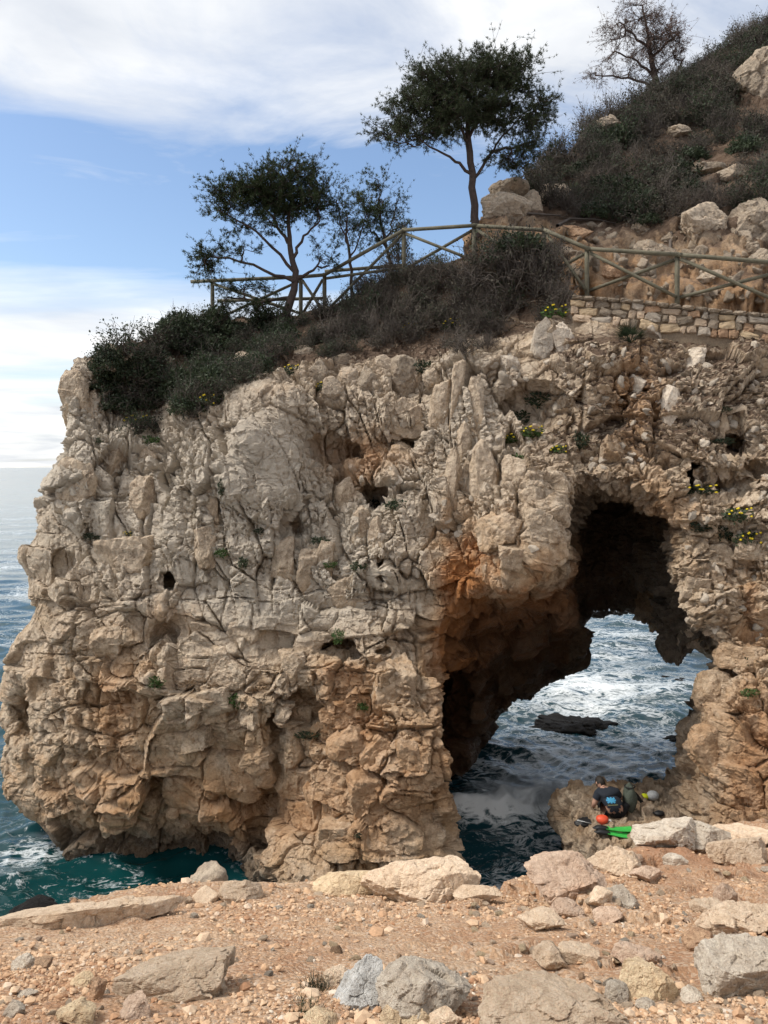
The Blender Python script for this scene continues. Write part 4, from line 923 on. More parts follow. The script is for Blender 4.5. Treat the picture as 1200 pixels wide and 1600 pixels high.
pole('rail', W(508,424,21.6), W(634,414,21.0), 0.05); pole('rail', W(340,470,22.2), W(508,466,21.9), 0.05)
print('built stones, wall, fence', round(time.time() - T0, 1))
# ------------------------------------------------------------------ vegetation
def leaf_mat(name, c1, c2, trans=0.25, rough=0.6):
    m, t, b = new_mat(name)
    oi = N(t, 'ShaderNodeObjectInfo'); n = NOISE(t, N(t, 'ShaderNodeTexCoord').outputs['Object'], 3.5, 3, 0.6)
    c = MIX(t, RAMP(t, n, [(0.35, G(0)), (0.65, G(1))]), c1, c2)
    hv = N(t, 'ShaderNodeHueSaturation'); t.links.new(c, hv.inputs['Color'])
    t.links.new(M_(t, 'ADD', M_(t, 'MULTIPLY', oi.outputs['Random'], 0.6), 0.7), hv.inputs['Value']); c = hv.outputs[0]
    t.links.new(c, b.inputs['Base Color']); b.inputs['Roughness'].default_value = rough; b.inputs['Specular IOR Level'].default_value = 0.25
    tr = N(t, 'ShaderNodeBsdfTranslucent'); t.links.new(c, tr.inputs[0])
    mx = N(t, 'ShaderNodeMixShader'); mx.inputs[0].default_value = trans
    t.links.new(b.outputs[0], mx.inputs[1]); t.links.new(tr.outputs[0], mx.inputs[2]); t.links.new(mx.outputs[0], t.nodes['Material Output'].inputs[0])
    return m
MAT['bark'] = flat_mat('pine_bark', (0.085, 0.06, 0.05), 0.95, (0.05, 0.038, 0.033), 14)
MAT['needle'] = leaf_mat('pine_needles', (0.040, 0.062, 0.024), (0.062, 0.088, 0.034))
MAT['needle_dark'] = leaf_mat('dark_pine_needles', (0.034, 0.046, 0.022), (0.052, 0.064, 0.030))
MAT['dry_leaf'] = leaf_mat('withered_needles', (0.16, 0.085, 0.065), (0.13, 0.10, 0.075), 0.3)
MAT['shrub_leaf'] = leaf_mat('dark_shrub_leaves', (0.026, 0.040, 0.022), (0.052, 0.068, 0.034))
MAT['green_leaf'] = leaf_mat('fresh_leaves', (0.05, 0.10, 0.028), (0.085, 0.14, 0.04))
MAT['twig'] = leaf_mat('dry_twigs', (0.125, 0.105, 0.09), (0.085, 0.07, 0.06), 0.0, 0.9)
MAT['dry_grey'] = leaf_mat('grey_dry_leaves', (0.085, 0.075, 0.058), (0.062, 0.06, 0.042), 0.15, 0.9)
MAT['yellow_flower'] = flat_mat('yellow_petals', (0.75, 0.60, 0.03), 0.6, (0.65, 0.48, 0.02))

def tri_mesh(name, V, mat):
    V = np.asarray(V, np.float32).reshape(-1, 3); me = mesh_np(name, V, np.arange(len(V)).reshape(-1, 3), False); me.materials.append(mat); return me
def tufts(centers, dirs, n, length, width, rg, spread=0.9):
    """needle tufts: n thin blades fanning out from every centre"""
    c = np.repeat(centers, n, 0); d = np.repeat(dirs, n, 0) + rg.normal(size=(len(c), 3)) * spread; d /= np.linalg.norm(d, axis=1)[:, None] + 1e-9
    s = np.cross(d, rg.normal(size=d.shape)); s /= np.linalg.norm(s, axis=1)[:, None] + 1e-9
    L_ = length * rg.uniform(0.6, 1.25, (len(c), 1)); b = c + d * L_ * 0.05
    return np.stack([b - s * width * 0.6, b + s * width * 0.6, b + d * L_], 1)
def leaves(centers, size, rg):
    """small lozenge leaves"""
    n = len(centers); d = rg.normal(size=(n, 3)); d[:, 2] += 0.4; d /= np.linalg.norm(d, axis=1)[:, None]
    s = np.cross(d, rg.normal(size=(n, 3))); s /= np.linalg.norm(s, axis=1)[:, None] + 1e-9
    L_ = size * rg.uniform(0.6, 1.3, (n, 1)); w = L_ * 0.30; mid = centers + d * L_ * .5
    return np.concatenate([np.stack([centers, mid - s * w, mid + s * w], 1), np.stack([mid - s * w, centers + d * L_, mid + s * w], 1)], 0)
def wig(a, b, n, amp, rg):
    t = np.linspace(0, 1, n)[:, None]; p = a * (1 - t) + b * t
    return p + np.sin(t * math.pi) * rg.normal(size=(1, 3)) * amp + np.concatenate([np.zeros((1, 3)), rg.normal(size=(n - 2, 3)) * amp * .35, np.zeros((1, 3))])
class Tubes:
    def __init__(s): s.v = []; s.f = []; s.n = 0
    def add(s, pts, rad, sides=6):
        v, f = tube(pts, rad, sides, False); s.v.append(v); s.f.append(np.array(f) + s.n); s.n += len(v)
    def mesh(s, name, mat):
        me = mesh_np(name, np.concatenate(s.v), np.concatenate(s.f)); me.materials.append(mat); return me

def pine(label, trunk, limbs, blobs, seed, needle, ntuft=9, nl=0.11, nw=0.011, density=1.0, twig=0.008, group='trees on the crest', name='pine_tree', cat='tree', limb_r=0.05, bare=0):
    rg = np.random.default_rng(seed)
    tp = np.array([W(*t_[:3]) for t_ in trunk]); tr_ = np.array([t_[3] for t_ in trunk])
    root = empty(name, tuple(tp[0])); o0 = tp[0].copy(); tag(root, label, cat, group)
    ti = np.linspace(0, len(tp) - 1, 14); fine = np.stack([np.interp(ti, range(len(tp)), tp[:, k]) for k in range(3)], 1); fr = np.interp(ti, range(len(tp)), tr_)
    fine[1:-1] += rg.normal(size=(12, 3)) * 0.02
    T = Tubes(); T.add(np.vstack([fine[:1] - (0, 0, .3), fine]) - o0, np.concatenate([[fr[0] * 1.35], fr]), 9); link('trunk', T.mesh('trunk', MAT['bark']), None, root)
    nodes = [fine[i] for i in range(4, 14)]; nrad = [fr[i] for i in range(4, 14)]
    B = Tubes()
    for lm in limbs:                                   # surveyed main limbs
        lp = np.array([W(*q) for q in lm]); s_ = np.linspace(0, len(lp) - 1, 9); ff = np.stack([np.interp(s_, range(len(lp)), lp[:, k]) for k in range(3)], 1)
        ff[1:-1] += rg.normal(size=(7, 3)) * 0.03; B.add(ff - o0, np.linspace(limb_r, limb_r * .4, 9), 7); nodes += list(ff[2:]); nrad += list(np.linspace(limb_r, limb_r * .4, 9)[2:])
    nodes = np.array(nodes); C_ = []; D_ = []
    for (px, py, y, rx, rz, ry, den) in blobs:
        c = W(px, py, y); s_ = y / FPX; R_ = np.array([rx * s_, ry, rz * s_])
        j = ((nodes - c) ** 2).sum(1) + 0.6 * np.maximum(0, nodes[:, 2] - c[2]) ** 2; j = int(np.argmin(j)); a = nodes[j]
        sub = wig(a, c, 8, 0.10 * np.linalg.norm(c - a), rg); B.add(sub - o0, np.linspace(min(nrad[j], limb_r * .7), 0.012, 8), 6)
        nc = max(4, int(11 * den * R_[0] * R_[2] / 0.16))
        for _ in range(nc):
            u = rg.normal(size=3); u /= np.linalg.norm(u); u *= rg.uniform(0.35, 1) ** 0.5; e = c + u * R_; st = sub[rg.integers(3, 8)]
            tw = wig(st, e, 6, 0.09 * np.linalg.norm(e - st) + .01, rg); B.add(tw - o0, np.linspace(twig * 1.5, twig * .5, 6), 4)
            dd = e - st; dd /= np.linalg.norm(dd) + 1e-9
            for k in range(rg.integers(8, 13)):         # side twigs, each carrying tufts
                q = tw[rg.integers(2, 6)]; e2 = q + (dd * .5 + rg.normal(size=3) * .7) * rg.uniform(.12, .36)
                B.add(np.array([q, (q + e2) / 2 + rg.normal(size=3) * .01, e2]) - o0, [twig * .7, twig * .55, twig * .35], 3)
                if rg.uniform() >= bare:
                    m_ = max(1, int(4 * density))
                    tt = rg.uniform(.3, 1.05, m_)[:, None]; C_.append(q + (e2 - q) * tt + rg.normal(size=(m_, 3)) * .025); D_.append(np.repeat([(e2 - q) / (np.linalg.norm(e2 - q) + 1e-9) + np.array([0, 0, .35])], m_, 0))
    link('branches', B.mesh('branches', MAT['bark']), None, root)
    C_ = np.concatenate(C_) - o0; D_ = np.concatenate(D_)
    link('crown', tri_mesh('crown', tufts(C_, D_, ntuft, nl, nw, rg), needle), None, root)
    return root
pine('tall umbrella-shaped pine standing alone behind the fence on the crest',
     [(744,356,20.6,.12),(741,320,20.6,.105),(738,290,20.6,.10),(736,262,20.6,.095),(732,230,20.6,.095),(731,195,20.6,.07),(736,150,20.6,.04)],
     [[(737,272,20.6),(715,252,20.4),(690,238,20.2),(662,222,20.1)],[(738,282,20.6),(760,250,20.7),(778,222,20.8),(806,190,20.9)],[(733,225,20.6),(715,190,20.5),(690,160,20.4)],[(733,215,20.6),(755,180,20.7),(775,140,20.8)],[(768,236,20.7),(800,232,20.7),(838,220,20.7)]],
     [(690,135,20.4,66,38,.9,1.3),(758,118,20.8,62,32,.9,1.3),(640,172,20.2,46,28,.8,1.1),(800,128,20.9,44,40,.8,1.2),(828,185,20.8,38,26,.7,1.1),(718,172,20.5,60,34,.9,1.3),(608,192,20.2,30,22,.6,.8),(848,158,20.9,26,20,.6,.9),(792,248,20.7,48,17,.6,.9),(772,176,20.8,50,32,.9,1.2),(826,230,20.7,32,16,.5,.8),(680,108,20.4,40,17,.7,1.0),(820,98,20.9,24,16,.6,1.0),(660,210,20.2,52,16,.7,.8),(635,215,20.1,40,14,.6,.6),(750,90,20.8,30,14,.5,.8),(596,205,20.2,20,14,.4,.5),(700,185,20.2,50,26,.8,1.1)],
     41, MAT['needle_dark'], 10, .085, .0095, 1.25)
pine('bushy leaning pine growing through the fence on the earth slope',
     [(436,522,19.9,.13),(444,495,20.0,.12),(458,462,20.1,.105),(463,430,20.2,.09),(456,400,20.2,.08),(450,372,20.3,.065),(452,330,20.3,.04)],
     [[(460,425,20.2),(430,390,20.1),(395,358,20.0),(355,335,19.9)],[(457,405,20.2),(475,370,20.3),(500,345,20.4)],[(450,380,20.3),(430,345,20.3),(405,310,20.2)],[(460,440,20.1),(420,425,19.9),(370,405,19.8),(325,400,19.7)],[(455,465,20.1),(410,470,19.9),(355,465,19.8)],[(462,440,20.2),(490,420,20.3),(515,415,20.4)]],
     [(402,292,20.2,58,32,.8,1.15),(452,268,20.3,52,26,.8,1.1),(474,318,20.3,44,34,.8,1.0),(358,308,20.0,36,26,.6,1.0),(432,310,20.3,50,30,.8,1.1),(420,350,20.1,52,16,.6,.5),(370,350,20,34,14,.5,.45),(326,398,19.7,30,18,.5,.9),(318,425,19.7,26,14,.4,.7),(500,305,20.4,24,30,.5,.8),(380,385,19.9,46,18,.5,.35),(500,400,20.3,30,24,.5,.3),(380,445,19.9,56,16,.5,.45),(410,480,19.9,50,18,.5,.5),(345,480,19.8,24,22,.4,.5),(340,330,19.9,24,16,.4,.6)],
     42, MAT['needle'], 10, .085, .0095, 1.25)
pine('thin sparse young pine beside the fence post on the crest',
     [(550,470,20.9,.05),(549,430,20.9,.045),(546,395,20.9,.04),(542,360,20.9,.03),(540,330,20.9,.02)],
     [[(548,410,20.9),(560,370,20.9),(575,330,20.9)],[(546,385,20.9),(530,350,20.9),(525,310,20.9)]],
     [(528,318,20.9,24,42,.4,.5),(545,360,20.9,28,34,.4,.45),(560,300,20.9,20,26,.4,.4),(575,340,20.9,22,30,.4,.45)], 43, MAT['needle'], 9, .08, .009, 1.0, .006, limb_r=.028)
pine('slender open pine rising behind the stepped fence rail',
     [(612,430,21.2,.06),(608,400,21.2,.05),(600,370,21.2,.04),(595,340,21.2,.03),(592,310,21.2,.02)],
     [[(605,390,21.2),(580,360,21.2),(568,330,21.2)],[(603,380,21.2),(618,340,21.2),(620,310,21.2)]],
     [(592,310,21.2,34,38,.5,.55),(565,345,21.2,24,30,.4,.4),(618,320,21.2,18,32,.4,.4),(600,370,21.2,34,26,.4,.4),(585,278,21.2,24,18,.3,.35),(636,350,21.2,10,18,.2,.3),(615,400,21.2,26,22,.3,.35)], 44, MAT['needle'], 9, .08, .009, 1.0, .006, limb_r=.03)
pine('half-withered tree with reddish thin foliage on the hill ridge',
     [(1034,190,28.6,.18),(1028,150,28.6,.15),(1022,110,28.6,.11),(1014,70,28.6,.07),(1008,30,28.6,.04),(1004,8,28.6,.03)],
     [[(1028,150,28.6),(1000,125,28.5),(965,120,28.4),(930,118,28.3)],[(1024,120,28.6),(995,95,28.5),(960,80,28.4)],[(1018,90,28.6),(1045,65,28.6),(1062,50,28.6)],[(1016,80,28.6),(990,55,28.5),(968,35,28.5)],[(1026,140,28.6),(1055,115,28.7),(1070,90,28.7)]],
     [(1000,30,28.6,38,26,.9,.6),(968,60,28.5,34,28,.8,.55),(1040,45,28.6,32,30,.8,.55),(1010,72,28.6,40,30,1.,.6),(1052,85,28.6,24,28,.7,.5),(948,95,28.4,26,14,.6,.45),(985,108,28.5,44,16,.8,.45),(940,122,28.4,22,8,.4,.4),(1030,108,28.6,36,24,.8,.55),(990,8,28.6,26,14,.6,.5),(1062,66,28.6,16,30,.6,.5),(956,45,28.5,16,18,.5,.5),(930,112,28.4,16,10,.4,.4),(1020,60,28.2,44,50,.6,.4)],
     45, MAT['dry_leaf'], 5, .10, .011, .5, .008, limb_r=.06, bare=.15, name='withered_tree')

# --- shrubs: a few moulds, each bush a copy with its own size and turn
def shrub_mould(kind, seed):
    rg = np.random.default_rng(seed); T = Tubes(); nst = {'dry': 46, 'green': 20, 'mix': 34}[kind]; tips = []
    for i in range(nst):
        a = rg.uniform(0, 6.28); el = rg.uniform(.15, 1.4); L_ = rg.uniform(.55, 1.0)
        e = np.array([math.cos(a) * math.cos(el) * .62, math.sin(a) * math.cos(el) * .62, math.sin(el) * .75]) * L_; st = np.array([math.cos(a), math.sin(a), 0]) * .06
        w_ = wig(st, e, 6, .06, rg); T.add(w_, np.linspace(.011, .004, 6), 3)
        for k in range(7 if kind != 'green' else 4):
            q = w_[rg.integers(2, 6)]; e2 = q + (rg.normal(size=3) * .6 + (e - st) * .6 + (0, 0, .15)) * rg.uniform(.12, .30)
            T.add(np.array([q, (q + e2) / 2 + rg.normal(size=3) * .015, e2]), [.0045, .0038, .002], 3); tips += [e2, (q + e2) / 2]
    tips = np.array(tips); lf = None
    if kind == 'green':
        u = rg.normal(size=(1500, 3)); u /= np.linalg.norm(u, axis=1)[:, None]; lump = 1 + .28 * fbm(u * 2.2 + seed, 2, seed)
        c = u * (rg.uniform(.25, 1, (1500, 1)) ** .45) * np.array([.55, .55, .58]) * lump[:, None]; c[:, 2] = np.abs(c[:, 2]) * .95 + .05
        lf = leaves(c, .085, rg)
    elif kind == 'mix':
        c = tips[rg.integers(0, len(tips), 700)] + rg.normal(size=(700, 3)) * .03; lf = leaves(c, .06, rg)
    else:
        c = tips[rg.integers(0, len(tips), 260)] + rg.normal(size=(260, 3)) * .03; lf = leaves(c, .05, rg)
    return T, lf
moulds = {}
for kind, lm in (('dry', 'dry_grey'), ('green', 'shrub_leaf'), ('mix', 'dry_grey')):
    for i in range(3):
        T, lf = shrub_mould(kind, 60 + i + len(kind) * 9); moulds[kind, i] = (T.mesh('twigs', MAT['twig']), tri_mesh('foliage', lf, MAT[lm]))
for i in range(3):
    a_, f_ = moulds['mix', i]; f2_ = f_.copy(); f2_.materials.clear(); f2_.materials.append(MAT['shrub_leaf']); moulds['olive', i] = (a_, f2_)
def shrub(kind, loc, w, h, label, group, name='shrub', i=0, rz=0.0, tilt=(0, 0)):
    root = empty(name, tuple(loc)); root.rotation_euler = (tilt[0], tilt[1], rz); root.scale = (w / 1.1, w / 1.1, h / .68); tag(root, label, 'shrub', group)
    a, f = moulds[kind, i % 3]; link('twigs', a, None, root); link('foliage', f, None, root); return root
bpy.context.view_layer.update()
rs = random.Random(21)
def scatter(n, poly, objs, kinds, size, label, group, name, marks, sink=.1):
    k = tries = 0
    while k < n and tries < n * 30:
        tries += 1; px, py = rs.uniform(poly[0], poly[1]), rs.uniform(poly[2], poly[3])
        if poly[4] is not None and not poly[4](px, py): continue
        hit = None
        for ob in objs:
            h_, n_ = cast(ob, px, py)
            if h_ is not None and (hit is None or h_.y < hit.y): hit = h_
        if hit is None: continue
        w = rs.uniform(*size); kd = rs.choices([k_ for k_, _ in kinds], [p_ for _, p_ in kinds])[0]
        lb = ('small ' if w < size[0] + (size[1] - size[0]) * .33 else 'large ' if w > size[0] + (size[1] - size[0]) * .72 else '') + label[kd] + ' ' + beside(px, py, marks)
        shrub(kd, hit - Vector((0, 0, sink * w)), w, w * rs.uniform(.5, .8), lb, group, name, rs.randrange(3), rs.uniform(0, 6.28), (rs.uniform(-.2, .2) + .15, rs.uniform(-.2, .2))); k += 1
LB1 = {'dry': 'leafless grey scrub bush', 'mix': 'brownish dry-leaved scrub bush', 'olive': 'dull green scrub bush'}
MK1 = [(520,500,'beside the crossed pair of fence posts'),(580,470,'below the sloping fence rail'),(635,435,'at the foot of the stepped fence post'),(640,520,'around the yellow-flowered herb on the earth slope'),(700,510,'around the bright flowering clump'),(690,440,'below the crossed braces before the tall pine'),(745,430,'at the fence post before the tall pine'),(800,430,'under the draped creeper'),(780,520,'above the slender pale standing rock'),(850,480,'beside the end of the stone wall'),(580,530,'above the rounded rim boulders')]
scatter(85, (500, 880, 400, 560, lambda x, y: y > np.interp(x, [500, 560, 640, 740, 860], [490, 462, 425, 405, 412]) and y < np.interp(x, [500, 600, 700, 780, 880], [530, 550, 575, 535, 505])), [cliff], [('dry', 5), ('mix', 2), ('olive', 1)], (.6, 1.15), LB1, 'scrub under the fence', 'scrub_bush', MK1)
scatter(22, (540, 720, 420, 500, lambda x, y: y > np.interp(x, [500, 560, 640, 740, 860], [490, 462, 425, 405, 412])), [cliff], [('olive', 3), ('dry', 1)], (.5, .8), LB1, 'scrub under the fence', 'scrub_bush', MK1)
scatter(42, (410, 560, 480, 575, lambda x, y: y > np.interp(x, [410, 500, 560], [508, 494, 466]) and y < np.interp(x, [410, 500, 560], [545, 560, 575])), [cliff], [('olive', 3), ('mix', 2), ('dry', 2)], (.35, .7), LB1, 'scrub under the fence', 'scrub_bush', MK1 + [(440, 530, 'on the earth slope by the leaning pine'), (480, 545, 'beside the flat pale rock on the earth slope')])
LB2 = {'green': 'dark green leafy shrub', 'olive': 'olive twiggy shrub', 'mix': 'brownish shrub'}
MK2 = [(185,570,'on the outermost headland rim'),(240,530,'beside the round brown boulder in the thicket'),(250,575,'beside the half-covered brown boulder'),(215,660,'above the yellow-flowered patch'),(300,560,'in the middle of the headland thicket'),(325,625,'above the thicket-edge flowering herb'),(335,520,'at the first fence post'),(385,560,'beside the weathered boulder at the thicket edge'),(430,530,'at the foot of the leaning pine')]
scatter(105, (160, 460, 505, 680, lambda x, y: y > np.interp(x, [160, 240, 330, 450], [560, 522, 508, 505]) and y < np.interp(x, [165, 215, 260, 330, 400, 450], [610, 700, 655, 650, 600, 545])), [cliff], [('green', 4), ('olive', 3), ('mix', 1)], (.55, 1.1), LB2, 'thicket on the headland', 'thicket_shrub', MK2)
LB3 = {'dry': 'leafless grey bush', 'mix': 'brownish dry-leaved bush', 'olive': 'dull green bush', 'green': 'dense dark green bush'}
MK3 = [(850,280,'above the boulder stack'),(890,310,'above the big fractured boulder'),(950,205,'by the low rock near the ridge'),(900,240,'on the lower ridge of the scrub hill'),(1030,180,'at the foot of the withered tree'),(1060,212,'around the small pale rock on the scrub hill'),(960,280,'in the middle of the scrub hill'),(1010,340,'above the low green bush of the bank'),(1085,300,'beside the pale bent branch'),(1110,260,'around the flat hillside outcrop'),(1160,275,'around the pale hillside outcrop'),(1185,190,'below the large bare crag'),(1120,130,'between the withered tree and the bare crag'),(1185,70,'above the large bare crag'),(1150,320,'above the crusty bank outcrop')]
hrk = [(1102,272,34,20),(1148,282,40,24),(1185,130,44,50),(1060,212,22,16)]
hp = lambda x, y: not any(abs(x - a_) < b_ and -6 < y - c_ < d_ + 12 for a_, c_, b_, d_ in hrk) and y > np.interp(x, [820, 870, 950, 1020, 1100, 1200], [285, 235, 190, 150, 103, 40]) - 4 and y < np.interp(x, [820, 900, 1000, 1060, 1130, 1200], [305, 345, 360, 335, 330, 325])
scatter(210, (825, 1225, 30, 350, hp), [hill], [('dry', 3), ('mix', 3.5), ('olive', 4.5), ('green', 1.2)], (.8, 1.35), LB3, 'hillside scrub', 'hillside_bush', MK3)
scatter(26, (870, 1225, 20, 230, lambda x, y: abs(y - np.interp(x, [820, 870, 950, 1020, 1100, 1200], [285, 235, 190, 150, 103, 40])) < 14), [hill], [('dry', 3), ('mix', 2)], (.7, 1.3), {'dry': 'bare twiggy bush against the sky', 'mix': 'thin brownish bush against the sky'}, 'ridge scrub', 'ridge_bush', MK3)
def single(kind, px, py, w, h, label, obj=None, name='shrub', i=0, y=None):
    hit = Vector(W(px, py, y)) if y else cast(obj or cliff, px, py)[0]
    if hit is None: return
    s = hit.y / FPX; shrub(kind, hit - Vector((0, -.1, h * s * .15)), w * s, h * s, label, None, name, i, rs.uniform(0, 6))
for a in [('olive', 190, 548, 90, 48, 'airy dark shrub silhouetted on the seaward end of the headland'), ('olive', 165, 560, 50, 30, 'low dark shrub hanging at the outermost rim of the headland'), ('olive', 290, 505, 70, 36, 'dark shrub against the sky left of the leaning pine'), ('mix', 58, 742, 26, 16, 'tiny grey bush on the seaward shoulder of the cliff'),
          ('green', 340, 500, 60, 40, 'dark shrub at the foot of the first fence post')]: single(*a[:5], a[5])
for (kd, px, py, w, h, y, lb) in [('green', 812, 392, 90, 40, 18.4, 'green creeper draped over the fence rail'), ('olive', 775, 405, 80, 50, 18.4, 'olive shrub crowding the fence post beside the creeper'), ('dry', 800, 440, 110, 90, 18.2, 'tall dead grey bush hanging under the draped creeper'), ('dry', 840, 450, 70, 80, 18.0, 'dead grey bush beside the end of the stone wall'), ('dry', 740, 440, 90, 70, 18.7, 'tangled dead bush beneath the fence brace'), ('olive', 625, 395, 44, 60, 20.6, 'dark bush around the stepped fence post')]:
    single(kd, px, py, w, h, lb, y=y)
for (px, py, w, h, lb) in [(858, 292, 30, 24, 'round green cushion bush beside the boulder stack'), (832, 300, 30, 22, 'green cushion bush wedged on top of the boulder stack'), (1012, 352, 44, 26, 'low green bush at the top of the red bank'), (898, 306, 26, 26, 'green tuft on the fractured tan boulder')]:
    hit = cast(hill, px, py + 4)[0]
    if hit is not None: s = hit.y / FPX; shrub('green', hit, w * s, h * s, lb, None, 'cushion_bush', 1, 1.0)
# --- small plants rooted in the rock face
def plant_mesh(seed, n=220, size=.05):
    rg = np.random.default_rng(seed); u = rg.normal(size=(n, 3)); u /= np.linalg.norm(u, axis=1)[:, None]; c = u * rg.uniform(.2, 1, (n, 1)) ** .5 * np.array([.5, .4, .38]); return tri_mesh('leaves', leaves(c, size * 3.2, rg), MAT['green_leaf'])
pm = [plant_mesh(90 + i) for i in range(4)]
dk = [x.copy() for x in pm]
for x in dk: x.materials.clear(); x.materials.append(MAT['shrub_leaf'])
rg = np.random.default_rng(4); fl = []
fd, ff_ = ico(1)
fv_ = np.concatenate([fd * .05 + np.array([rg.uniform(-.45, .45), -.25 - rg.uniform(0, .2), rg.uniform(-.1, .4)]) for _ in range(9)]); ffc = np.concatenate([ff_ + i * len(fd) for i in range(9)])
flm = mesh_np('flower_heads', fv_, ffc, False); flm.materials.append(MAT['yellow_flower'])
PL = [(245,1066,28,26,0,0,'bright green tuft under the keyhole cave'),(365,1095,34,26,0,0,'bright green tuft hanging from a ledge of squared blocks'),(565,1104,22,20,0,0,'small green tuft beside the big rounded block of the pillar'),(528,995,20,30,0,0,'upright green tuft in a joint of the pale blocks'),(480,1148,40,16,1,0,'dark plant in the diagonal fissure above the pillar'),
 (346,865,24,18,0,0,'yellow-green tuft on the pale slab edge'),(144,838,28,16,1,0,'dark green cushion on the seaward face'),(346,762,12,36,1,0,'dark plants lining the crack left of the smooth slab'),(380,880,16,26,1,0,'dark plant in the vertical joint of the pale face'),(405,830,18,14,1,0,'small dark cushion under the smooth slab'),(500,845,30,18,1,0,'low dark plant below the keyhole niche'),(515,882,24,14,0,0,'green sprig on the shelf under the niche'),
 (560,885,26,20,1,0,'dark plant at the mouth of the small cleft'),(620,790,40,24,1,0,'dark plant on the shelf under the hollows'),(590,790,26,30,1,0,'dark plant beside the honeycombed rock'),(800,686,30,20,0,1,'yellow-flowered plant on the slope edge'),(830,676,36,24,0,1,'broad yellow-flowered plant above the arch'),(870,705,30,20,0,1,'yellow-flowered plant left of the arch crown'),(815,720,34,28,0,0,'green plant among the leaning blocks'),(905,690,30,36,1,0,'dark herb on the rubble above the arch'),
 (845,625,50,30,1,0,'dark green bush in the hollow of the slope'),(810,655,44,30,1,0,'dark green bush below the hollow of the slope'),(1090,768,60,26,1,1,'wide green mat with yellow flowers right of the arch crown'),(1095,822,44,26,1,0,'dark green mat beside the arch shoulder'),(1150,805,44,30,1,1,'flowering mat on the right pier'),(1165,845,40,36,1,1,'large yellow-flowered mat on the right pier'),(1130,835,24,40,1,0,'dark trailing plant on the right pier'),
 (1170,1030,22,34,1,0,'dark trailing tuft on the lower right pier'),(1170,1082,28,18,0,0,'bright green tuft on the lower right pier'),(1130,690,40,14,1,0,'dark low plant at the foot of the rubble slope'),(1130,640,24,14,1,0,'dark cushion on the white-streaked rubble'),(215,660,44,26,0,1,'yellow-flowered patch at the bottom of the thicket'),(235,690,30,24,0,0,'green patch in the gully under the thicket'),(325,630,30,30,0,1,'yellow-flowered herb at the thicket edge'),
 (400,585,40,26,1,0,'dark green herb between the slope boulders'),(455,580,30,22,1,1,'flowering herb on top of the smooth slab'),(505,606,26,20,1,1,'flowering herb between rim boulders'),(640,515,28,20,0,1,'yellow-flowered herb on the earth slope'),(705,510,34,24,0,1,'bright flowering clump on the bare earth slope'),(660,575,34,30,1,0,'dark herb at the top of the upright splinters'),(865,490,40,28,0,1,'green herb under the draped scrub by the wall end'),
 (560,1305,14,10,1,0,'tiny dark tuft low on the pillar'),(155,690,16,18,1,0,'small tuft in a crack of the seaward buttress'),(200,835,16,12,1,1,'tiny flowering tuft on the seaward face'),(1140,800,16,14,0,1,'tiny flowering sprig on the right pier')]
for i, (px, py, w, h, dark_, flw, lb) in enumerate(PL):
    hit, nn = cast(cliff, px, py)
    if hit is None: continue
    s = hit.y / FPX; root = empty('wild_plant', tuple(hit + Vector((0, -.03, 0)))); root.scale = (w * s, min(w, h) * s, h * s); tag(root, lb, 'plant', 'plants rooted in the cliff')
    link('leaves', (dk if dark_ else pm)[i % 4], None, root)
    if flw: tag(link('flower_heads', flm, None, root), kind='stuff')
# dwarf fan palm on the slope
hit, nn = cast(cliff, 985, 535); rg = np.random.default_rng(9)
palm = empty('dwarf_palm', tuple(hit)); tag(palm, 'dwarf fan palm with stiff dark leaves below the stone wall', 'palm')
for i in range(15):
    a = rg.uniform(-2.9, 2.9); el = rg.uniform(.1, 1.3); d = np.array([math.sin(a) * math.cos(el), -abs(math.cos(a)) * math.cos(el) * .6 - .1, math.sin(el)]); c = d * .22; V = []
    sd = np.cross(d, (0, 0, 1.)); sd /= np.linalg.norm(sd) + 1e-9
    for k in np.linspace(-1.1, 1.1, 11):
        e = d * math.cos(k) + sd * math.sin(k); e[2] -= .1 * abs(k); n_ = np.cross(e, np.cross(d, sd)); n_ /= np.linalg.norm(n_) + 1e-9; V += [c - n_ * .014, c + n_ * .014, c + e * rg.uniform(.24, .34)]
    f_ = link('fan_leaf', tri_mesh('fan_leaf', V, MAT['shrub_leaf'] if el > .35 else MAT['dry_grey']), None, palm); T = Tubes(); T.add(np.array([(0, 0, 0), c * .5, c]), [.012, .01, .008], 4); link('stalk', T.mesh('stalk', MAT['shrub_leaf']), None, f_)
# grass tufts by the blue-white boulder
for (px, py, lb) in [(493, 1545, 'little grass tuft beside the blue-white boulder'), (480, 1582, 'thin grass wisp in the gravel before the cream stone')]:
    hit, nn = cast(ground, px, py); rg = np.random.default_rng(px); n = 120
    c = rg.normal(size=(n, 3)) * np.array([.025, .02, 0]); V = tufts(c, np.tile([[0, 0, 1.]], (n, 1)), 1, .05, .0022, rg, .5)
    o = link('grass_tuft', tri_mesh('grass_tuft', V, MAT['shrub_leaf'])); o.location = hit; tag(o, lb, 'grass')
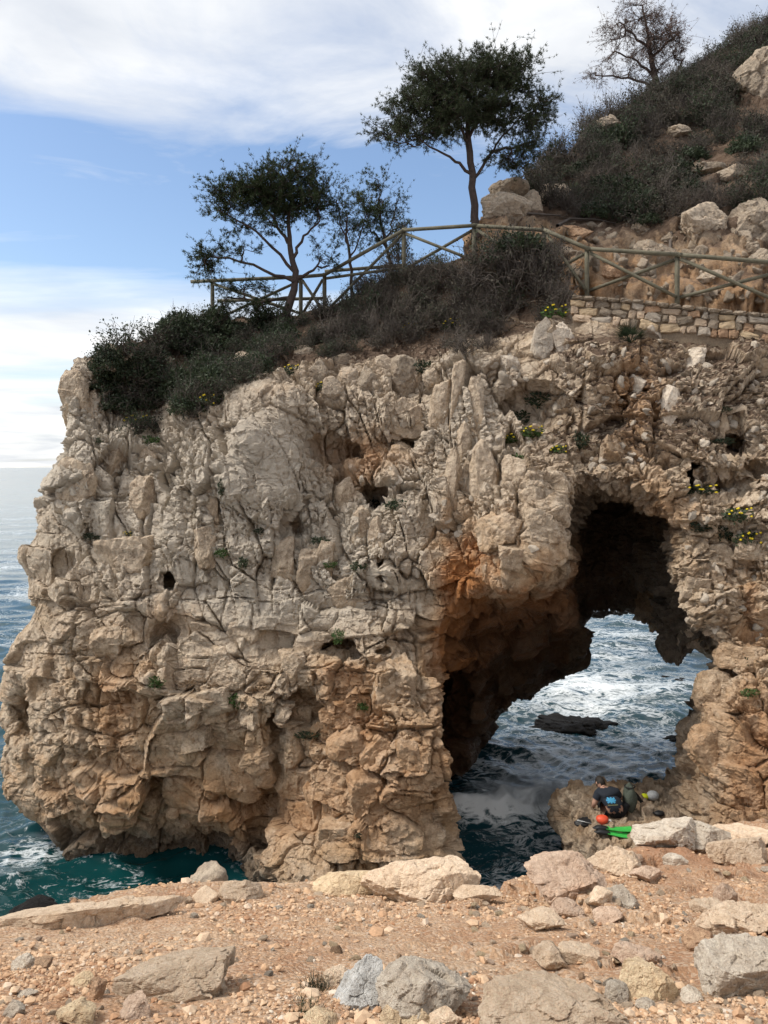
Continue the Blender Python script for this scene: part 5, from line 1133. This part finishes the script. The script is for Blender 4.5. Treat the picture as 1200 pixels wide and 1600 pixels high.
# bare fallen branches
for (pts_, lb) in [([(1045, 395), (1050, 330), (1062, 318), (1085, 310), (1100, 302)], 'pale bare branch bent over the red bank'), ([(795, 345), (815, 336), (845, 338), (875, 340)], 'thick twisted root lying behind the fence rail'), ([(870, 356), (890, 345), (930, 346), (960, 352)], 'dead grey branch lying on the bank behind the fence')]:
    hs = [cast(hill, *p_)[0] for p_ in pts_]; hs = [np.array(h_) + (0, -.08, .03) for h_ in hs if h_ is not None]
    if len(hs) > 2:
        T = Tubes(); P_ = np.array(hs); T.add(P_ - P_[0], np.linspace(.05, .02, len(P_)), 7); o = link('fallen_branch', T.mesh('fallen_branch', MAT['twig'])); o.location = P_[0]; tag(o, lb, 'branch')
print('vegetation', round(time.time() - T0, 1))
# ------------------------------------------------------------------ the diver sitting on the ledge, and the gear
MAT['skin'] = flat_mat('skin', (0.42, 0.25, 0.18), 0.6, (0.38, 0.22, 0.155), 30)
MAT['hair'] = flat_mat('dark_hair', (0.025, 0.02, 0.016), 0.7)
MAT['shirt'] = flat_mat('black_shirt', (0.012, 0.016, 0.024), 0.85, (0.018, 0.022, 0.03), 12)
MAT['trouser'] = flat_mat('black_trousers', (0.011, 0.012, 0.014), 0.85)
MAT['print'] = flat_mat('blue_print', (0.05, 0.22, 0.42), 0.8, (0.06, 0.30, 0.45), 40)
MAT['print2'] = flat_mat('olive_print', (0.20, 0.20, 0.10), 0.8)
def skin_mesh(name, verts, edges, radii, mat, sub=2):
    me = bpy.data.meshes.new(name); me.from_pydata(verts, edges, []); o = bpy.data.objects.new(name, me); COL.objects.link(o)
    m1 = o.modifiers.new('skin', 'SKIN'); m1.use_smooth_shade = True
    for i, sv in enumerate(me.skin_vertices[0].data): sv.radius = radii[i] if isinstance(radii[i], tuple) else (radii[i],) * 2; sv.use_root = (i == 0)
    m2 = o.modifiers.new('sub', 'SUBSURF'); m2.levels = sub; m2.render_levels = sub
    r = bpy.data.meshes.new_from_object(o.evaluated_get(bpy.context.evaluated_depsgraph_get())); bpy.data.objects.remove(o); bpy.data.meshes.remove(me)
    r.materials.clear(); r.materials.append(mat); r.name = name; return r
hit, _ = cast(cliff, 962, 1284)
seat = np.array(hit)
def ledge_z(x, y):
    h_, _ = drop(cliff, x, y, 3.2); return h_.z if h_ is not None else seat[2]
person = empty('person', tuple(seat)); tag(person, 'person in black shirt with blue back print sitting hunched on the ledge', 'person')
# local frame: sitter faces away and to the right, bent forward and to the left; pelvis over the rock
V = [(0, .02, .13), (-.01, .07, .27), (-.05, .17, .39), (-.09, .27, .465), (-.13, .35, .50), (-.145, .39, .525), (-.16, .43, .56)]      # spine to crown
R = [(.18, .15), (.175, .13), (.19, .13), (.17, .11), (.06, .06), (.058, .058), (.07, .08)]
E = [(i, i + 1) for i in range(6)]
def chain(start, pts, rad):
    p = start
    for q, r in zip(pts, rad): V.append(q); R.append(r); E.append((p, len(V) - 1)); p = len(V) - 1
    return p
def hand(wr, base, d, side):
    """palm and five bent fingers from the wrist"""
    d = np.array(d) / np.linalg.norm(d); s = np.array(side) / np.linalg.norm(side); b0 = np.array(base)
    palm = b0 + d * .07; V.append(tuple(palm)); R.append((.028, .018)); E.append((wr, len(V) - 1)); pi = len(V) - 1
    for k, ln in zip((-1.5, -.5, .5, 1.5), (.055, .068, .072, .06)):
        r0 = palm + d * .02 + s * k * .018; chain(pi, [tuple(r0), tuple(r0 + d * ln * .6), tuple(r0 + d * ln * .9 + np.array([0, 0, -ln * .35]))], [.0095, .009, .008])
    th = b0 + d * .03; chain(wr, [tuple(th + s * .035), tuple(th + s * .05 + d * .035)], [.011, .009])
c = chain(3, [(-.27, .25, .43), (-.35, .22, .25), (-.34, .36, .12)], [.075, .052, .036]); hand(c, V[c], (.1, .6, -.5), (1, .2, 0))
c = chain(3, [(.10, .30, .44), (.22, .38, .28), (.22, .54, .20)], [.075, .052, .036]); hand(c, V[c], (-.1, .7, -.3), (-1, .2, 0))
chain(0, [(-.11, .12, .12), (-.17, .46, .20), (-.18, .52, -.12), (-.18, .62, -.17)], [.095, .062, .045, .036]); chain(0, [(.12, .10, .12), (.36, .34, .24), (.42, .44, -.05), (.46, .54, -.12)], [.095, .062, .045, .036])
body = skin_mesh('body', V, E, R, MAT['skin'])
bo = link('body', body, None, person)
# clothing: shells grown over the same body
bc = verts_of(body); bn = norms_of(body); fq = [list(p.vertices) for p in body.polygons]
def shell(name, sel, off, mat):
    keep = [f for f in fq if all(sel[i] for i in f)]; u, inv = np.unique(np.concatenate([np.array(f) for f in keep]), return_inverse=True); vv_ = bc[u] + bn[u] * off
    vv_ = vv_ + bn[u] * (0.007 * fbm((vv_ * 14).astype(np.float32), 2, 3))[:, None]; out = []; k = 0
    for f in keep: out.append(tuple(inv[k:k + len(f)])); k += len(f)
    me = mesh_any(name, vv_, out); me.materials.append(mat); return link(name, me, None, person)
Va = np.array(V); bd = np.full(len(bc), 9.0); be = np.zeros(len(bc), int); bt = np.zeros(len(bc))
for k, (i0, i1) in enumerate(E):                    # which bone every point of the body belongs to
    a_, b2 = Va[i0], Va[i1]; tt = np.clip(((bc - a_) @ (b2 - a_)) / ((b2 - a_) @ (b2 - a_) + 1e-9), 0, 1); dd = np.linalg.norm(bc - a_ - tt[:, None] * (b2 - a_), axis=1) - .5 * max(R[i0] if not isinstance(R[i0], tuple) else R[i0][1], R[i1] if not isinstance(R[i1], tuple) else R[i1][1])
    m_ = dd < bd; bd[m_] = dd[m_]; be[m_] = k; bt[m_] = tt[m_]
nE = len(E); legs0 = [k for k, e in enumerate(E) if e[0] == 0 and k > 0]
isleg = np.zeros(nE, bool)
for k0 in legs0: isleg[k0:k0 + 4] = True
armk = [k for k, e in enumerate(E) if e[0] == 3 and k > 5]; ua = set(armk) | {k + 1 for k in armk}
shirt_sel = np.isin(be, [0, 1, 2]) | ((be == 3) & (bt < .6)) | np.isin(be, armk) | (np.isin(be, [k + 1 for k in armk]) & (bt < .62))
shirt_sel &= ~((be == 0) & (bt < .12))
shirt = shell('t_shirt', shirt_sel, .016, MAT['shirt'])
feet = [k0 + 3 for k0 in legs0]
shell('trousers', (isleg[be] & ~np.isin(be, feet)) | ((be == 0) & (bt < .5)), .012, MAT['trouser'])
shell('shoes', np.isin(be, feet), .010, MAT['trouser'])
hd, hf = ico(3); hp_ = np.array(V[6]) + np.array([-.01, .02, .01])
hc = hd * np.array([.082, .102, .118]); hc[:, 1] += .012 * (hd[:, 2] < -.3); 
head = mesh_np('head', hc, hf); head.materials.append(MAT['skin']); ho = link('head', head, None, person); ho.location = tuple(hp_); ho.rotation_euler = (-.75, .1, .3)
keep = [f for f in hf if all((hd[i][2] > -.55 - .2 * hd[i][1] or hd[i][1] < -.5) and (hd[i][1] < .45 or hd[i][2] > .6) for i in f)]; hv_ = hc * (1.10 + .03 * fbm((hd * 6).astype(np.float32), 2, 8))[:, None]
link('hair', mesh_any('hair', hv_, keep), MAT['hair'], ho)
def small(name, size, loc, parent, mat, sub=2):
    d_, f_ = ico(sub); o = link(name, mesh_np(name, d_ * np.array(size), f_), mat, parent); o.location = loc; return o
for sx_ in (-1, 1): small('ear', (.012, .02, .03), (sx_ * .084, 0, -.01), ho, MAT['skin'])
small('nose', (.014, .022, .018), (0, .105, -.015), ho, MAT['skin']); small('mouth', (.026, .008, .007), (0, .096, -.055), ho, flat_mat('lips', (.30, .12, .10), .5))
for sx_ in (-1, 1): small('eye', (.013, .008, .008), (sx_ * .033, .09, .012), ho, flat_mat('eye_dark', (.06, .05, .05), .2))
# print on the back of the shirt: crossed blue emblem over an olive line
SB = BVHTree.FromPolygons([x.co for x in shirt.data.vertices], [list(x.vertices) for x in shirt.data.polygons])
def decal(name, strokes, mat, wd=.016):
    V2 = []; F2 = []
    for (x0, z0, x1, z1) in strokes:
        n_ = 8; L_ = math.hypot(x1 - x0, z1 - z0); nx, nz = -(z1 - z0) / L_ * wd, (x1 - x0) / L_ * wd; row = []
        for i in range(n_ + 1):
            tt = i / n_
            for sg in (-1, 1):
                px_, pz_ = x0 + (x1 - x0) * tt + nx * sg, z0 + (z1 - z0) * tt + nz * sg
                ok, loc, nor, _ = (lambda r: (r[0] is not None, r[0], r[1], 0))(SB.ray_cast(Vector((px_, -1, pz_ + .35)), Vector((0, .95, -.30)).normalized()))
                V2.append(loc + nor * .004 if ok else Vector((px_, .02, pz_)))
        b0 = len(V2) - 2 * (n_ + 1); F2 += [(b0 + 2 * i, b0 + 2 * i + 2, b0 + 2 * i + 3, b0 + 2 * i + 1) for i in range(n_)]
    link(name, mesh_any(name, V2, F2), mat, shirt)
decal('back_print', [(-.15, .42, -.01, .33), (-.15, .33, -.01, .42), (-.08, .43, -.08, .32), (-.17, .375, .01, .375)], MAT['print'])
decal('back_lettering', [(-.15, .285, .04, .295)], MAT['print2'], .008)

def ledge_point(px, py):
    h_, _ = cast(cliff, px, py); return np.array(h_)
def fin(name, loc, rz, mat, label, L_=.62, tilt=.2):
    root = empty(name, tuple(loc), rz); root.rotation_euler = (0, tilt, rz); tag(root, label, 'swim fin', None)
    n_ = 10; V2 = []; F2 = []
    for i in range(n_ + 1):
        t_ = i / n_; w_ = .055 + .045 * t_ ** 1.2; xx = .16 + t_ * L_; zc_ = .04 - .015 * math.sin(t_ * 3.1)
        for yy_, zz_ in ((-w_, .016), (-w_ * .8, 0), (0, .006 * (1 - t_)), (w_ * .8, 0), (w_, .016)): V2 += [(xx, yy_, zc_ + zz_ + .006), (xx, yy_, zc_ + zz_ - .006)]
    for i in range(n_):
        for j in range(4):
            a = (i * 5 + j) * 2; b2 = a + 10; F2 += [(a, b2, b2 + 2, a + 2), (a + 1, a + 3, b2 + 3, b2 + 1)]
        for j in (0, 4): a = (i * 5 + j) * 2; F2.append((a, a + 1, a + 11, a + 10))
    link('blade', mesh_any('blade', V2, F2), mat, root)
    d_, f_ = ico(3); p_ = d_ * np.array([.15, .058, .048]); p_[:, 0] += .07; p_[:, 2] += .045; p_[:, 2] = np.where(d_[:, 0] < -.55, .03 + (p_[:, 2] - .03) * .55, p_[:, 2])
    link('foot_pocket', mesh_np('foot_pocket', p_, f_), MAT['rubber'], root); return root
MAT['rubber'] = flat_mat('black_rubber', (.012, .012, .013), .55, spec=.4)
MAT['green_plastic'] = flat_mat('bright_green_plastic', (.05, .42, .07), .4, (.04, .36, .06), spec=.5)
MAT['white_plastic'] = flat_mat('white_plastic', (.62, .63, .62), .45, (.45, .46, .46), 25)
MAT['red_plastic'] = flat_mat('orange_red_plastic', (.62, .085, .035), .45, (.55, .07, .03))
MAT['yellow_plastic'] = flat_mat('fluorescent_yellow', (.72, .80, .03), .45, (.66, .72, .02))
MAT['net'] = flat_mat('dark_green_net', (.05, .065, .045), .9, (.09, .10, .085), 60)
p = ledge_point(934, 1303); fin('swim_fin', p + (-.02, 0, .07), .0, MAT['green_plastic'], 'bright green swim fin lying on the ledge rock', .50, .05)
p = ledge_point(934, 1310); fin('swim_fin', p + (.0, -.02, .09), -.12, MAT['green_plastic'], 'second green swim fin, the lower of the pair on the ledge', .46, .08)
p = ledge_point(985, 1262); fin('swim_fin', p + (.02, .0, .28), -.5, MAT['rubber'], 'black and white swim fin propped on its blade beside the person', .34, .75)
# orange-red buoy on its dark reel
p = ledge_point(941, 1289); buoy = empty('marker_buoy', tuple(p)); tag(buoy, 'orange-red marker buoy lying behind the person', 'buoy')
d_, f_ = ico(3); q = d_ * np.array([.115, .10, .085]); q[:, 2] += .10; q[:, 0] *= 1 + .18 * d_[:, 2]; link('float', mesh_np('float', q, f_), MAT['red_plastic'], buoy)
T = Tubes(); T.add(np.array([(.08, 0, .1), (.14, -.02, .09), (.17, -.02, .05)]), [.03, .022, .02], 8); link('neck', T.mesh('neck', MAT['white_plastic']), None, buoy)
p = ledge_point(918, 1290); bag = empty('gear_bag', tuple(p)); tag(bag, 'crumpled black weight belt and line left of the orange-red buoy', 'gear')
d_, f_ = ico(4); q = d_ * (1 + .30 * fbm((d_ * 2.2).astype(np.float32), 3, 5))[:, None] * np.array([.24, .12, .085]); q[:, 2] = np.maximum(q[:, 2], -.05) + .05; link('body', mesh_np('body', q, f_), MAT['rubber'], bag)
rg = np.random.default_rng(3)
for k in range(3):
    a = np.linspace(0, 5.5, 22); T = Tubes(); T.add(np.stack([np.cos(a + k) * (.2 - .03 * k) + rg.normal(size=22) * .006, np.sin(a + k) * .1 - .02, .11 + .02 * np.sin(a * 2 + k)], 1), .008, 5); link('cord', T.mesh('cord', MAT['white_plastic'] if k == 0 else MAT['rubber']), None, bag)
# net bag held at the right side
p = ledge_point(984, 1268); net = empty('net_bag', tuple(p)); tag(net, 'dark green net bag slumped against the right side of the person', 'bag')
q = d_ * (1 + .22 * fbm((d_ * 1.8).astype(np.float32), 3, 9))[:, None] * np.array([.14, .13, .30]); q[:, 2] += .24; link('sack', mesh_np('sack', q, f_), MAT['net'], net)
T = Tubes(); a = np.linspace(0, 6.28, 20); T.add(np.stack([np.cos(a) * .10, np.sin(a) * .09, .50 + 0 * a], 1), .012, 6); link('rim', T.mesh('rim', MAT['rubber']), None, net)
# white and yellow float on the ledge
p = ledge_point(1014, 1250); fl2 = empty('torpedo_float', tuple(p)); tag(fl2, 'white and fluorescent yellow float on the ledge by the right pier', 'float')
q = d_ * np.array([.13, .10, .10]); q[:, 2] += .09; q[:, 0] += .08; link('shell', mesh_np('shell', q, f_), MAT['white_plastic'], fl2)
q = d_ * np.array([.085, .07, .065]); q[:, 0] -= .09; q[:, 2] += .07; link('collar', mesh_np('collar', q, f_), MAT['yellow_plastic'], fl2)
q = d_ * np.array([.05, .05, .035]); q[:, 0] -= .20; q[:, 2] += .05; link('tip', mesh_np('tip', q, f_), MAT['red_plastic'], fl2)
p = ledge_point(1030, 1275); mk = empty('diving_mask', tuple(p)); tag(mk, 'black diving mask with strap on the ledge beside the round-topped boulder', 'mask')
q = d_ * np.array([.10, .07, .05]); q[:, 2] += .05; link('frame', mesh_np('frame', q, f_), MAT['rubber'], mk)
a = np.linspace(0, 3.3, 14); T = Tubes(); T.add(np.stack([np.cos(a) * .11, np.sin(a) * .12, .05 + 0 * a], 1), .012, 5); link('strap', T.mesh('strap', MAT['rubber']), None, mk)

# ------------------------------------------------------------------ mist of spray hanging over the breaker
fd, ff_ = ico(5); nn_ = 1 + .32 * fbm((fd * 2.1).astype(np.float32), 3, 15) + .1 * fbm((fd * 6).astype(np.float32), 2, 16)
m = bpy.data.materials.new('spray_mist'); m.use_nodes = True; t = m.node_tree; t.nodes.clear()
ob = N(t, 'ShaderNodeTexCoord').outputs['Object']; ln_ = N(t, 'ShaderNodeVectorMath', operation='LENGTH'); t.links.new(ob, ln_.inputs[0])
fo_ = RAMP(t, ln_.outputs['Value'], [(0.15, G(1)), (0.95, G(0))]); nz_ = RAMP(t, NOISE(t, MAP(t, ob, sc=(2.4, .8, 1)), 2.4, 4, .6, .8), [(.40, G(0)), (.68, G(1))])
pv = N(t, 'ShaderNodeVolumePrincipled'); pv.inputs['Color'].default_value = (.86, .9, .94, 1); t.links.new(M_(t, 'MULTIPLY', M_(t, 'MULTIPLY', fo_, nz_), 8.0), pv.inputs['Density'])
out = N(t, 'ShaderNodeOutputMaterial'); t.links.new(pv.outputs[0], out.inputs['Volume'])
sp = link('sea_spray', mesh_np('sea_spray', fd * nn_[:, None], ff_), m); sp.location = (bx + .25, 18.0, .45); sp.scale = (1.9, .65, .75); tag(sp, 'white spray thrown up by the wave breaking in the arch', 'spray', kind='stuff')
SC.cycles.volume_step_rate = 2.0
print('all', round(time.time() - T0, 1))
